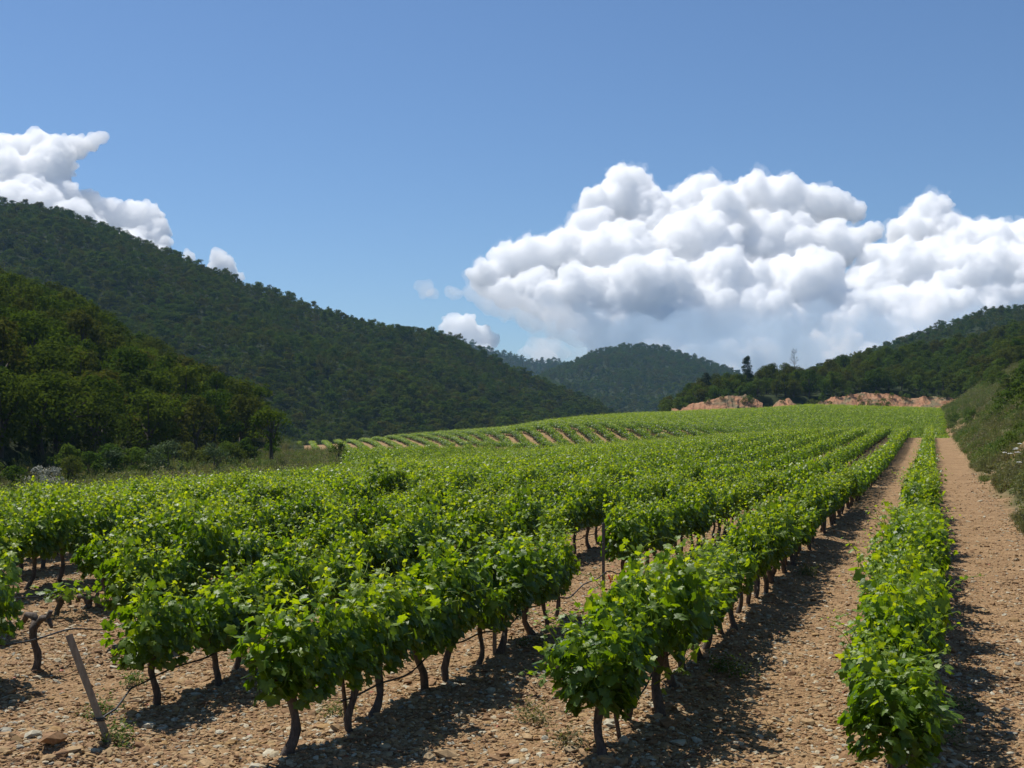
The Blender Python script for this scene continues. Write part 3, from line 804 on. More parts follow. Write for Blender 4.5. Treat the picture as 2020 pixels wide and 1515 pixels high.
# steel posts along the rows
nth = {}
def steel_post(n, px, h=1.2, lab=None):
    X, Y = row_at_px(n, px); z = drop(X, Y)
    e = empty('steel_post', (X, Y, z), -A_ROW)
    nth[n] = nth.get(n, 0) + 1
    tag(e, lab or '%s dark steel post from the near end of the %s row' % (ORD[nth[n] - 1], ORD[n - 1]), 'post', 'steel trellis posts')
    b = Buf()
    for dx, dy, w, d in ((0, 0, .020, .0035), (.017, .012, .0035, .014), (-.017, .012, .0035, .014)):
        v = np.array([[sx * w + dx, sy * d + dy, zz] for zz in (-.1, h) for sx, sy in ((-1, -1), (1, -1), (1, 1), (-1, 1))])
        f = [[0, 1, 5, 4], [1, 2, 6, 5], [2, 3, 7, 6], [3, 0, 4, 7], [4, 5, 6, 7], [3, 2, 1, 0]]
        b.add(v, None, f)
    link('profile', b.mesh('steel_post', M['steel'], False), e)
    w = Buf()
    for zz in (.45, .8, 1.1):
        if zz < h: tube(w, [(-.02, -.012, zz), (0, -.018, zz + .01), (.02, -.012, zz)], [.004] * 3, 4, True)
    link('wire_clip', w.mesh('clip', M['steel']), e)
for n, px, h in ((2, 1373, 1.0), (2, 1490, 1.15), (2, 1568, 1.1), (3, 975, 1.1), (3, 1190, 1.12), (3, 1320, 1.2), (4, 586, 1.1), (4, 850, 1.2), (5, 700, 1.2), (1, 1812, 1.0)):
    steel_post(n, px, h)

# drip hoses along the rows
def hose(n, pxa, pxb, label, hh=0.40, start=None, sd_=0):
    r = np.random.default_rng(sd_); ua = uv(*row_at_px(n, pxa))[0]; ub = uv(*row_at_px(n, pxb))[0]
    us = np.arange(ua, ub, .2); P = []
    for u in us:
        X, Y = xy(u, row_v(n) - .05 + .02 * math.sin(u * 1.7)); sag = .05 * math.sin(u * 2.1 + n) + .03 * math.sin(u * 4.7)
        P.append((X, Y, float(ground_z(X, Y)) + .07 + hh + sag - .05))
    if start is not None: P = [start, tuple(np.array(start) * .5 + np.array(P[0]) * .5 - np.array([0, 0, .05]))] + P
    b = Buf(); tube(b, P, [.0095] * len(P), 6, True)
    o = tag(link('drip_hose', b.mesh('drip_hose', M['hose'])), label, 'hose', 'drip hoses hung along the rows')
hose(2, 1215, 1700, 'black drip hose along the second row beside the track', sd_=1)
hose(3, 665, 1500, 'black drip hose strung along the third row', sd_=2)
hose(4, 250, 1300, 'black drip hose tied to the leaning post', .36, (pbase[0] - .08, pbase[1], pbase[2] + .20), 3)
hose(5, -40, 1100, 'black drip hose passing the bare stump in the fifth row', .36, sd_=4)
hose(6, -40, 900, 'thin black hose along the sixth row', .36, sd_=5)
hose(7, 60, 800, 'thin black hose along the seventh row', .36, sd_=6)

# red and yellow ribbons tied to trunks
def ribbon(px, n, zc, label, sd_):
    X, Y = row_at_px(n, px); r = np.random.default_rng(sd_); z = drop(X, Y) + zc
    e = empty('marker_ribbon', (X, Y - .06, z)); tag(e, label, 'ribbon', 'plastic marker ribbons')
    for nm, m, dx in (('red_strip', 'ribbon_red', -.012), ('yellow_strip', 'ribbon_yellow', .012)):
        q = np.linspace(0, 1, 7)
        c = np.stack([dx + .02 * np.sin(q * 3 + dx * 80), -.01 * np.sin(q * 6), .03 - .13 * q], 1); w = .013
        v = np.concatenate([c + [-w, 0, 0], c + [w, .008, 0]]); f = [[i, i + 1, i + 8, i + 7] for i in range(6)]
        me = mesh_np(nm, v, [np.array(f)], M[m]); o = link(nm, me, e)
        o.modifiers.new('thickness', 'SOLIDIFY').thickness = .002
ribbon(1398, 2, .42, 'red and yellow ribbon hanging on a trunk beside the track', 1)
ribbon(571, 4, .40, 'red and yellow ribbon on a trunk behind the nearest third-row vine', 2)
ribbon(1203, 3, .30, 'red and yellow ribbon beside the tall steel post', 3)

# wooden canes tied beside the end trunks
def cane(p0, p1, label):
    b = Buf(); p0 = np.array(p0); p1 = np.array(p1); q = np.linspace(0, 1, 5)[:, None]
    tube(b, p0 + (p1 - p0) * q, [.022, .02, .02, .018, .016], 6, True, .1, r=rng)
    tag(link('prop_stick', b.mesh('cane', M['cane'], False)), label, 'stick')
for (n, pa, pb, lab) in ((3, 690, 668, 'brown stick propping the thick trunk of the third row'), (2, 1222, 1212, 'reddish stick leaning beside the second-row end trunk')):
    X, Y = row_at_px(n, pa); X2, _ = row_at_px(n, pb)
    Yb = Y - .1; z = drop(X, Yb)
    cane((X, Yb, z - .05), (X - .10, Y + .1, z + .62), lab)

# ------------------------------------------------------------------ stones
def rock_mesh(seed, flat):
    bm = bmesh.new(); bmesh.ops.create_icosphere(bm, subdivisions=1, radius=.5); r = np.random.default_rng(seed)
    sc = np.array([1, r.uniform(.55, .9), flat * r.uniform(.7, 1.2)])
    for v in bm.verts:
        v.co = Vector(np.array(v.co) * sc * r.uniform(.72, 1.22))
    me = bpy.data.meshes.new('stone'); bm.to_mesh(me); bm.free(); me.materials.append(M['stone'])
    return me
rocks = [rock_mesh(40 + i, .42) for i in range(9)]
rc = proto_coll('rock', rocks)
def in_view(X, Y, m=.06): return abs(X) / Y < .4325 + m
r = np.random.default_rng(8)
def stone_density(X, Y):
    X = np.asarray(X, float); Y = np.asarray(Y, float)
    u, v = uv(X, Y)
    d = np.abs((v - ROW0 + ROWS / 2) % ROWS - ROWS / 2)
    k = .55 + .6 * np.exp(-(d / .6) ** 2)
    trk_ = (v > -2.4) & (v < ROWS)
    k = np.where(trk_, .45 + .6 * np.exp(-(d / .45) ** 2) + np.where((v < -.9) & (Y < 16), .35, 0), k)
    k = np.where(v < -2.4, .25, k)
    return k * np.clip(13 / Y, .25, 1) ** .6
NC = 520000
Yc_ = 8.9 * np.exp(r.random(NC) * 1.95); Xc_ = r.uniform(-.49, .49, NC) * Yc_
keep = r.random(NC) < stone_density(Xc_, Yc_) * np.where(fbm(Xc_ * .8, Yc_ * .8, 2) > -.15, 1.0, .45)
Xc_ = Xc_[keep][:150000]; Yc_ = Yc_[keep][:150000]; N = len(Xc_)
sc = .014 + .046 * r.random(N) ** 2.6 + np.where(r.random(N) < .05, .06 * r.random(N), 0)
sc = sc * np.maximum(1, Yc_ / 14) ** .25
pts = np.stack([Xc_, Yc_], 1)
gxi = np.clip(np.searchsorted(gx, Xc_) - 1, 0, nx - 2); gyi = np.clip(np.searchsorted(gy, Yc_) - 1, 0, ny - 2)
fx_ = (Xc_ - gx[gxi]) / (gx[gxi + 1] - gx[gxi]); fy_ = (Yc_ - gy[gyi]) / (gy[gyi + 1] - gy[gyi])
Zc_ = (GZ[gyi, gxi] * (1 - fx_) + GZ[gyi, gxi + 1] * fx_) * (1 - fy_) + (GZ[gyi + 1, gxi] * (1 - fx_) + GZ[gyi + 1, gxi + 1] * fx_) * fy_
P3 = np.stack([Xc_, Yc_, Zc_ + sc * .08], 1)
scatter('gravel', P3, r.uniform(0, 6.28, len(P3)), np.array(sc) * 1.35, rc, 'loose tan and ochre gravel scattered over the soil', 'gravel', .25, seed=5)
# the larger stones, one by one
big = [(108, 1492, .30), (140, 1497, .17), (110, 1455, .15), (60, 1440, .10), (880, 1497, .20), (845, 1500, .13), (310, 1462, .11), (440, 1310, .14), (372, 1372, .14), (1500, 1455, .10), (1490, 1220, .1), (2003, 1148, .12),
       (1873, 1288, .17), (1295, 1410, .16), (1740, 1440, .12), (1760, 1500, .13), (1700, 1495, .10), (228, 1303, .12), (1950, 1450, .08), (180, 1470, .1), (1180, 1482, .1), (1668, 1505, .14)]
while len(big) < 290:
    y = 1515 - 330 * r.random() ** 1.6; x = r.uniform(0, 2020)
    Y = HC * F / (y - HORY); X = (x - 1010) / F * Y
    if r.random() > stone_density(X, Y): continue
    big.append((x, y, .06 + (.11 if y > 1380 else .07) * r.random() ** 2))
for (x, y, s) in big:
    Y = HC * F / (y - HORY); X = (x - 1010) / F * Y
    o = link('stone', rocks[int(r.integers(9))], ground, (X, Y, drop(X, Y) + s * .10))
    o.rotation_euler = (r.normal(0, .25), r.normal(0, .25), r.uniform(0, 6.28)); o.scale = (s * 1.15, s * r.uniform(.8, 1.1), s * r.uniform(.8, 1.3))

def twig(seed):
    r_ = np.random.default_rng(seed); b = Buf(); L = r_.uniform(.15, .4); q = np.linspace(0, 1, 6)
    P = np.stack([L * (q - .5), .04 * np.sin(q * 5 + seed), .012 + .02 * np.abs(np.sin(q * 4 + seed))], 1); tube(b, P, np.linspace(.006, .003, 6), 5, True)
    tube(b, [P[3], P[3] + [.03, .07, .02]], [.004, .002], 4, True)
    return b.mesh('twig', M['cane'])
def dry_leaf(seed):
    r_ = np.random.default_rng(seed); b = Buf(); place_leaves(b, np.zeros((1, 3)), np.array([[.1, .1, 1.]]), np.array([[0, 1., 0]]), np.array([.07]), np.array([.5]), r_, curl=.6); return b.mesh('dry_leaf', M['dry_leaf'])
pts = []
for i in range(420):
    Y = 9.0 * math.exp(r.random() * 1.1); X = r.uniform(-.46, .46) * Y; pts.append((X, Y, drop(X, Y) + .012))
scatter('twigs', np.array(pts), r.uniform(0, 6.28, len(pts)), r.uniform(.5, 1.2, len(pts)), proto_coll('twig', [twig(i) for i in range(5)] + [dry_leaf(i) for i in range(2)]), 'dry prunings and fallen leaves strewn on the soil', 'twigs', .1, seed=15)

# ------------------------------------------------------------------ trees
def crown_leaves(b, clumps, nleaf, size, r, tint_mu=.5, up=.5, shape=QL, tri=QF):
    """clumps: (x,y,z,radius)"""
    pos = []; nr = []; tn = []
    for (x, y, z, rad) in clumps:
        n = max(4, int(nleaf * rad * rad))
        d = r.normal(0, 1, (n, 3)); d[:, 2] = d[:, 2] * .8 + .25; d /= np.linalg.norm(d, axis=1)[:, None]
        rr = rad * (1 - .45 * r.random(n) ** 2.2)
        pos.append(np.array([x, y, z]) + d * rr[:, None] * [1, 1, .8]); nr.append(d + r.normal(0, .55, (n, 3)) + [0, 0, up]); tn.append(np.full(n, tint_mu + r.normal(0, .13)))
    pos = np.concatenate(pos); nr = np.concatenate(nr); tn = np.concatenate(tn); n = len(pos)
    place_leaves(b, pos, nr, r.normal(0, 1, (n, 3)), size * r.uniform(.65, 1.3, n), np.clip(tn + r.normal(0, .12, n), 0, 1), r, shape, tri, .15)

def oak(seed, h=6.0, w=2.9, nleaf=70, size=.22, nclump=34, mat='oak_leaf', low=.28, trunk_h=.34, bushy=False):
    r = np.random.default_rng(seed); t = Buf(); cb_ = Buf()
    hh = h * trunk_h; bend = r.normal(0, .25, 2); q = np.linspace(0, 1, 6)
    tp = np.stack([bend[0] * q ** 2, bend[1] * q ** 2, -.3 + (hh + .3) * q], 1)
    tube(t, tp, .035 * h * np.linspace(1.15, .7, 6), 8, True, .12, r=r)
    cl = []
    for i in range(nclump):
        a = r.uniform(0, 6.28); f = r.random() ** .55; zz = low + (1 - low) * r.random() ** .8
        env = math.sin(min(1, (zz - low + .12) / (1 - low + .12)) * 2.75 + .12)
        rr = w * f * max(.25, env) * r.uniform(.8, 1.1)
        rad = r.uniform(.55, .95) * w * .34
        cl.append((bend[0] + rr * math.cos(a), bend[1] + rr * math.sin(a), h * zz - rad * .5, rad))
    cl.append((bend[0], bend[1], h * .8, w * .4))
    for i in range(7):
        c = cl[r.integers(len(cl))]; q = np.linspace(0, 1, 5)[:, None]; p0 = tp[-1 - (i % 2)]; p1 = np.array(c[:3])
        tube(t, p0 + (p1 - p0) * q + np.array([0, 0, .15 * h]) * (q * (1 - q)) * .6, .022 * h * np.linspace(.9, .2, 5), 6, False, .1, r=r)
    crown_leaves(cb_, cl, nleaf, size, r)
    return cb_.mesh('crown', M[mat], False), t.mesh('trunk', M['tree_bark'])

oaks = [oak(300 + i, 6.0 + .3 * (i % 3), 2.7 + .15 * (i % 4), 95, .21, 34 + i) for i in range(7)]
scrubs = [oak(330 + i, 3.6, 2.0, 130, .19, 26, 'scrub_leaf', .10, .18) for i in range(5)]
far_oaks = [oak(350 + i, 5.2, 2.8, 42, .36, 22, low=.15)[0] for i in range(6)]
low_bush = [oak(370 + i, 1.6, 1.1, 300, .11, 18, 'scrub_leaf', .05, .2) for i in range(4)]

def tree(name, variant, loc, s, rz, label, cat, group=None, sz=None, sink=.15):
    e = empty(name, (loc[0], loc[1], loc[2] - sink * s), rz, (s, s, s * (sz or 1))); tag(e, label, cat, group)
    link('crown', variant[0], e); link('trunk', variant[1], e)
    return e

def by_place(items, text, cat_word='from the left'):
    """items of one band, told apart by their order across the picture"""
    items = sorted(items, key=lambda o: o.location.x / o.location.y)
    for i, o in enumerate(items):
        o['label'] = text % ((ORD[i] + ' ') if i < len(ORD) else '', )
def bands(items, names, text):
    items = sorted(items, key=lambda o: o.location.y); n = len(names); k = math.ceil(len(items) / n)
    for i, nm in enumerate(names): by_place(items[i * k:(i + 1) * k], text.replace('#', nm))

# wood on the left spur: the trees that show largest are built singly
r = np.random.default_rng(21)
def surf_pts(G, n, r, tmax=1.12, n_t=None):
    """random points on a lofted surface, evenly per area"""
    a = G[:-1, :-1]; b_ = G[1:, :-1]; c = G[:-1, 1:]
    ar = np.linalg.norm(np.cross(b_ - a, c - a), axis=2)
    rows = ar.shape[0]; ar[0] = 0; ar[int(rows * .93):] = 0
    p = ar.ravel() / ar.sum(); k = r.choice(p.size, n, p=p); i, j = np.unravel_index(k, ar.shape)
    f, g = r.random(n)[:, None], r.random(n)[:, None]
    return (a[i, j] * (1 - f) * (1 - g) + b_[i, j] * f * (1 - g) + c[i, j] * (1 - f) * g + G[i + 1, j + 1] * f * g)
def thin(P, dmin, keep=None):
    cell = {}; out = []
    for p in P:
        k = (int(p[0] // dmin), int(p[1] // dmin)); ok = True
        for a in (-1, 0, 1):
            for b_ in (-1, 0, 1):
                for q in cell.get((k[0] + a, k[1] + b_), ()):
                    if (q[0] - p[0]) ** 2 + (q[1] - p[1]) ** 2 < dmin * dmin: ok = False
        if ok: cell.setdefault(k, []).append(p); out.append(p)
    return np.array(out)
P = thin(surf_pts(spur, 9000, r), 3.7)
P = P[1010 + F * P[:, 0] / P[:, 1] < 505]
px = 1010 + F * P[:, 0] / P[:, 1]
vis = (px > -80) & (px < 700)
Pv = P[vis]; order = np.argsort(Pv[:, 1]); 
n_single = 165; spur_trees = []
for i in order[:n_single]:
    p = Pv[i]; pxx = 1010 + F * p[0] / p[1]
    s = r.uniform(.8, 1.3)
    spur_trees.append(tree('oak_tree', oaks[int(r.integers(7))], p, s, r.uniform(0, 6.28), 'dark oak in the dense wood of the left spur', 'tree', 'oaks of the left wood', sz=r.uniform(.9, 1.15)))
bands(spur_trees, ['frontmost rank', 'second rank', 'middle rank', 'upper rank', 'topmost rank'], '%soak from the left in the # of the left spur wood')
Pr = np.concatenate([Pv[order[n_single:]], P[~vis]])
oc = proto_coll('oak_far', oaks)
scatter('wood', Pr, r.uniform(0, 6.28, len(Pr)), r.uniform(.75, 1.15, len(Pr)), oc, 'dense oak wood covering the upper left spur', 'wood', .05, seed=6)

# far woods
foc = proto_coll('crown_far', far_oaks)
def far_wood(G, n, dmin, label, seed, smin=.75, smax=1.15, name='wood'):
    r = np.random.default_rng(seed); P = thin(surf_pts(G, n, r), dmin)
    s = r.uniform(smin, smax, len(P)) * np.where(r.random(len(P)) < .10, 1.15, 1.0) * (1 + .3 * fbm(P[:, 0] * .03, P[:, 1] * .03, 2))
    P = P - np.array([0, 0, .5])
    scatter(name, P, r.uniform(0, 6.28, len(P)), np.stack([s * 1.05, s * 1.05, s * r.uniform(.8, 1.15, len(P))], 1), foc, label, 'wood', .06, seed=seed)
far_wood(hill_left, 52000, 3.5, 'unbroken oak wood covering the long left hill', 61, .6, 1.3)
far_wood(hill_mid, 34000, 6.2, 'oak wood covering the rounded centre hill', 62, 1.0, 1.75)
far_wood(hill_back, 18000, 9.0, 'oak wood on the distant ridge', 63, 1.4, 2.3)
far_wood(hill_right, 16000, 5.0, 'oak wood on the far right ridge', 64, .8, 1.25)

# right slope: scrub oaks singly where they show largest
r = np.random.default_rng(23)
P = thin(surf_pts(slope_right, 12000, r), 2.6)
px = 1010 + F * P[:, 0] / P[:, 1]
vis = (px > 1300) & (px < 2060)
Pv = P[vis]; order = np.argsort(Pv[:, 1])
slope_trees = {True: [], False: []}
for i in order[:130]:
    p = Pv[i]; k = int(r.integers(8)); var = scrubs[k % 5] if k < 5 else oaks[k - 3 if k - 3 < 7 else 0]
    s = r.uniform(.85, 1.5) * (1.0 if k < 5 else .75)
    pxx = 1010 + F * p[0] / p[1]
    o = tree('scrub_oak', var, (p[0], p[1], drop(p[0], p[1])), s, r.uniform(0, 6.28), 'green scrub oak on the right slope', 'tree', 'scrub oaks of the right slope', sz=r.uniform(.85, 1.15))
    slope_trees[pxx > 1590].append(o)
bands(slope_trees[False], ['beside'], '%sscrub oak from the left # the left earth bank')
bands(slope_trees[True], ['lower', 'middle', 'upper'], '%sscrub oak from the left on the # slope above the red cut')
Pr = np.concatenate([Pv[order[130:]], P[~vis]])
sc_c = proto_coll('scrub_far', scrubs + oaks[:2])
scatter('wood', Pr, r.uniform(0, 6.28, len(Pr)), r.uniform(.75, 1.15, len(Pr)), sc_c, 'green scrub wood covering the near right slope', 'wood', .05, seed=7)

# trees that stand out
def put(px, py, Y): 
    X, Z = px_xz(px, py, Y); return (X, Y, drop(X, Y))
def pine(seed, h=8.0):
    r = np.random.default_rng(seed); t = Buf(); c = Buf(); q = np.linspace(0, 1, 7)
    tube(t, np.stack([.2 * q ** 2, .1 * q, -.3 + h * .95 * q], 1), np.linspace(.16, .03, 7), 7, True, .1, r=r)
    cl = []
    for i in range(46):
        z = r.uniform(.28, 1.0); w = 1.9 * (1 - .78 * ((z - .28) / .72) ** 1.3); a = r.uniform(0, 6.28); f = r.random() ** .5
        cl.append((w * f * math.cos(a), w * f * math.sin(a), h * z, r.uniform(.38, .62)))
    for k in range(10):
        cc = cl[k]; tube(t, [(0, 0, cc[2] - .4), cc[:3]], [.05, .015], 5, False, r=r)
    crown_leaves(c, cl, 260, .17, r, up=.3)
    return c.mesh('crown', M['pine_leaf'], False), t.mesh('trunk', M['tree_bark'])
pn = pine(400); pn2 = pine(401, 7.0)
p = put(1473, 745, 345); tree('pine_tree', pn, p, 1.35, 0, 'tall pine on the skyline above the left earth bank', 'tree')
p = put(1393, 760, 338); tree('pine_tree', pn2, p, 1.3, 1, 'darker pine standing left of the skyline pine', 'tree', sz=.9)
# dead bare tree
r = np.random.default_rng(77); b = Buf(); q = np.linspace(0, 1, 7); h = 7.5
tube(b, np.stack([.15 * np.sin(q * 3), 0 * q, -.4 + h * q], 1), np.linspace(.11, .015, 7), 6, True)
for i in range(44):
    z = h * r.uniform(.35, .97); a = r.uniform(0, 6.28); L = (1.5 * (1.15 - z / h) + .25)
    d = np.array([math.cos(a), math.sin(a), r.uniform(.3, .9)]); p0 = np.array([.15 * math.sin(z / h * 3), 0, z])
    pp = np.array([p0, p0 + d * L * .5, p0 + d * L + [0, 0, .15]]); tube(b, pp, [.035, .022, .010], 4, False)
    for k in range(3):
        d2 = d + r.normal(0, .5, 3); tube(b, [pp[1], pp[1] + d2 * L * .4], [.016, .007], 4, False)
for (pxx, sc_, lab) in ((1567, 1.5, 'taller bare grey dead tree on the skyline'), (1548, .95, 'shorter bare dead tree beside the taller one')):
    e = empty('dead_tree', put(pxx, 740, 352), 1.0 * sc_, sc_); tag(e, lab, 'tree'); link('trunk', b.mesh('dead_tree', M['dead_wood'], False), e)
# lone tree and shrubs along the left verge
p = put(535, 905, 112); tree('oak_tree', oak(420, 5.6, 2.3, 105, .19, 26, low=.42, trunk_h=.42), p, 1.0, .5, 'lone small oak with a bare trunk at the end of the left wood', 'tree', sink=.05)
p = put(664, 900, 118); tree('shrub', oak(421, 2.1, 1.25, 260, .12, 22, 'oak_leaf', .05, .2), p, 1.0, .5, 'small round dark bush before the striped upper vineyard', 'shrub', sink=.05)
def silver(seed, mat): return oak(seed, 2.6, 1.7, 190, .12, 24, mat, .05, .2)
for (pxx, Y, s, mat, lab) in ((430, 96, .82, 'silver_leaf', 'silvery green bush in front of the left wood, beside the lone oak'), (330, 92, .95, 'silver_leaf', 'loose grey-green bush in the middle of the wood edge'),
                              (225, 88, .75, 'silver_leaf', 'thin pale green bush left along the wood edge'), (70, 72, .55, 'pale_blossom', 'pale blossoming shrub at the left field edge'), (105, 74, .5, 'pale_blossom', 'smaller pale blossoming shrub right of the larger one')):
    tree('shrub', silver(430 + pxx, mat), put(pxx, 900, Y), s * 1.15, 1.0, lab, 'shrub', sink=.05)
r = np.random.default_rng(78)
edge_shrubs = []
for i in range(26):
    pxx = r.uniform(-20, 560); Y = np.interp(pxx, [0, 200, 400, 600], [70, 86, 105, 122]) + r.uniform(-2, 6)
    edge_shrubs.append(tree('shrub', scrubs[int(r.integers(5))], put(pxx, 900, Y), r.uniform(.45, .75), r.uniform(0, 6), 'low green shrub along the foot of the left wood', 'shrub', 'shrubs along the left wood edge', sink=.1))
by_place(edge_shrubs, '%slow green shrub from the left along the foot of the left wood')

# ------------------------------------------------------------------ the bank right of the track
r = np.random.default_rng(79)
def bank_pt(u, w): 
    X, Y = xy(u, -2.35 - w); return (X, Y, drop(X, Y))
bank_shrubs = []; bank_oaks = []
for i in range(75):
    u = 26 + 200 * r.random() ** 1.3; w = .6 + 9 * r.random()
    if u < 45 and w < 1.5: continue
    s = (.3 + .95 * r.random() ** 1.6) * (1 + w * .06)
    v_ = low_bush[int(r.integers(4))] if r.random() < .7 else scrubs[int(r.integers(5))]
    if v_ in scrubs: s *= .45
    bank_shrubs.append(tree('shrub', v_, bank_pt(u, w), s, r.uniform(0, 6), 'low green shrub on the grassy bank right of the track', 'shrub', 'shrubs on the right bank', sink=.08))
bands(bank_shrubs, ['near', 'middle', 'far'], '%slow shrub from the left on the # stretch of the right bank')
for i in range(60):
    u = 110 + 190 * r.random(); w = 8 + 26 * r.random() ** 1.2
    bank_oaks.append(tree('scrub_oak', scrubs[int(r.integers(5))], bank_pt(u, w), r.uniform(.6, 1.1), r.uniform(0, 6), 'green scrub oak at the top of the right bank', 'tree', 'scrub oaks above the right bank', sink=.15))
bands(bank_oaks, ['near', 'far'], '%sscrub oak from the left at the # top of the right bank')
cut_shrubs = []
for i in range(48):
    pxx = r.uniform(1320, 1900)
    if 1510 < pxx < 1525: continue
    X_, _ = px_xz(pxx, 800, 311); Y_ = 309 + r.uniform(0, 9) + (2 if pxx < 1520 else 0)
    cut_shrubs.append(tree('shrub', low_bush[int(r.integers(4))], (X_, Y_, drop(X_, Y_)), r.uniform(.6, 1.7), r.uniform(0, 6), 'small shrub', 'shrub', 'shrubs on the red cuts', sink=.1))
by_place(cut_shrubs, '%ssmall shrub from the left on the red earth cuts')
tree('shrub', low_bush[1], (*xy(143, 1.15), drop(*xy(143, 1.15))), .9, 0, 'dark bush where the left track ends at the crest', 'shrub')

def tuft(seed, n=26, h=.45, spread=.16, mat='grass', w=.008):
    r = np.random.default_rng(seed); b = Buf()
    for i in range(n):
        a = r.uniform(0, 6.28); base = np.array([r.normal(0, spread * .5), r.normal(0, spread * .5), -.03]); L = h * r.uniform(.5, 1.2); lean = r.uniform(.1, .6)
        d = np.array([math.cos(a), math.sin(a), 0]); q = np.array([0, .4, .75, 1.0])
        c = base + d * (lean * L * q ** 2)[:, None] + np.array([0, 0, 1]) * (L * q * (1 - .25 * lean * q))[:, None]
        s = np.array([-d[1], d[0], 0]); ww = w * np.array([1, .9, .6, .1]) * r.uniform(.7, 1.4)
        v = np.concatenate([c - s * ww[:, None], c + s * ww[:, None]]); f = [[k, k + 1, k + 5, k + 4] for k in range(3)]
        b.add(v, None, f, np.clip(.35 + r.normal(0, .2), 0, 1))
    return b.mesh('tuft', M[mat])
def herb(seed):
    r = np.random.default_rng(seed); b = Buf(); n = 90
    p = np.stack([r.normal(0, .16, n), r.normal(0, .16, n), np.abs(r.normal(.16, .13, n))], 1)
    place_leaves(b, p, r.normal(0, .6, (n, 3)) + [0, 0, 1], r.normal(0, 1, (n, 3)), r.uniform(.03, .08, n), np.clip(r.normal(.25, .15, n), 0, 1), r, SL, SF)
    return b.mesh('herb', M['grass'])
tufts = [tuft(500 + i, h=.35 + .1 * (i % 3)) for i in range(5)] + [herb(520 + i) for i in range(4)]
tc = proto_coll('tuft', tufts)
pts = []; sc = []
while len(pts) < 19000:
    u = 18 * math.exp(r.random() * 2.85); w = 16 * r.random() ** 1.3 * min(1, u / 70) + r.normal(0, .18) - .05 + .25 * math.sin(u * .9)
    if w < -.15: continue
    if fbm(np.array([u * .12]), np.array([w * .3 - .8]), 3)[0] > .22: continue
    if ((u - 178) / 30) ** 2 + ((w - 1.9) / 2.4) ** 2 < 1 and r.random() < .85: continue
    if ((u - 66) / 6) ** 2 + ((w - 2.9) / 1.1) ** 2 < 1 and r.random() < .8: continue
    p = bank_pt(u, w); pts.append(p); sc.append(r.uniform(.55, 1.2) * (1 + u / 160) * (.6 if w < .3 else 1))
scatter('grass', np.array(pts), r.uniform(0, 6.28, len(pts)), np.array(sc), tc, 'mixed grass and weeds on the bank right of the track', 'grass', .12, seed=8)
pts = []; sc = []
while len(pts) < 6000:
    X = r.uniform(-75, 12); Y = r.uniform(45, 165); u, v = uv(X, Y)
    if v < 42.5 or X > -.125 * Y or (Y > 162): continue
    pts.append((X, Y, drop(X, Y))); sc.append(r.uniform(1.0, 2.4))
scatter('grass', np.array(pts), r.uniform(0, 6.28, len(pts)), np.array(sc), tc, 'rough grass on the verge before the left wood', 'grass', .12, seed=9)
# a few weeds between the rows
pts = []
for (pxx, pyy) in ((262, 1352), (1440, 1335), (1425, 1338), (1060, 1425), (500, 1315), (205, 1415), (1130, 1490), (1590, 1140), (1860, 1470), (1875, 1400), (225, 1470), (1045, 1290), (1030, 1220), (650, 1420)):
    for k in range(4):
        Y = HC * F / (pyy - HORY) + r.normal(0, .06); X = (pxx - 1010) / F * Y + r.normal(0, .08); pts.append((X, Y, drop(X, Y)))
scatter('weeds', np.array(pts), r.uniform(0, 6.28, len(pts)), r.uniform(.25, .55, len(pts)), proto_coll('herb', tufts[5:]), 'small green weeds sprouting between the rows', 'weeds', .1, seed=10)

# white umbels on the bank
def umbel(loc, h, label, mat='petal', s=1.0):
    e = empty('wildflower', loc, r.uniform(0, 6)); tag(e, label, 'flower', 'wildflowers')
    b = Buf(); tube(b, [(0, 0, -.05), (.02, 0, h * .5), (.03, .01, h)], [.006, .005, .004], 5, False, t=.3)
    link('stem', b.mesh('stem', M['grass']), e)
    f = Buf(); n = 40; a = r.uniform(0, 6.28, n); q = np.sqrt(r.random(n)) * .085 * s
    place_leaves(f, np.stack([.03 + np.cos(a) * q, .01 + np.sin(a) * q, h + .02 - q * .3], 1), r.normal(0, .3, (n, 3)) + [0, 0, 1], r.normal(0, 1, (n, 3)), np.full(n, .035 * s), r.random(n), r, SL, SF)
    link('flower_head', f.mesh('flower_head', M[mat]), e)
    return e
umbels = []
for (pxx, w, u) in ((1968, .7, 57), (1990, 1.1, 56), (1972, .8, 55), (1998, 1.0, 53), (2002, .9, 51), (1986, 1.2, 58), (1992, 1.5, 60), (2012, 4.5, 80)):
    umbels.append(umbel(bank_pt(u, w), r.uniform(.85, 1.1), 'white flat-topped wildflower on the right bank', s=0.75 + u / 130))
by_place(umbels, '%swhite flat-topped wildflower from the left on the right bank')

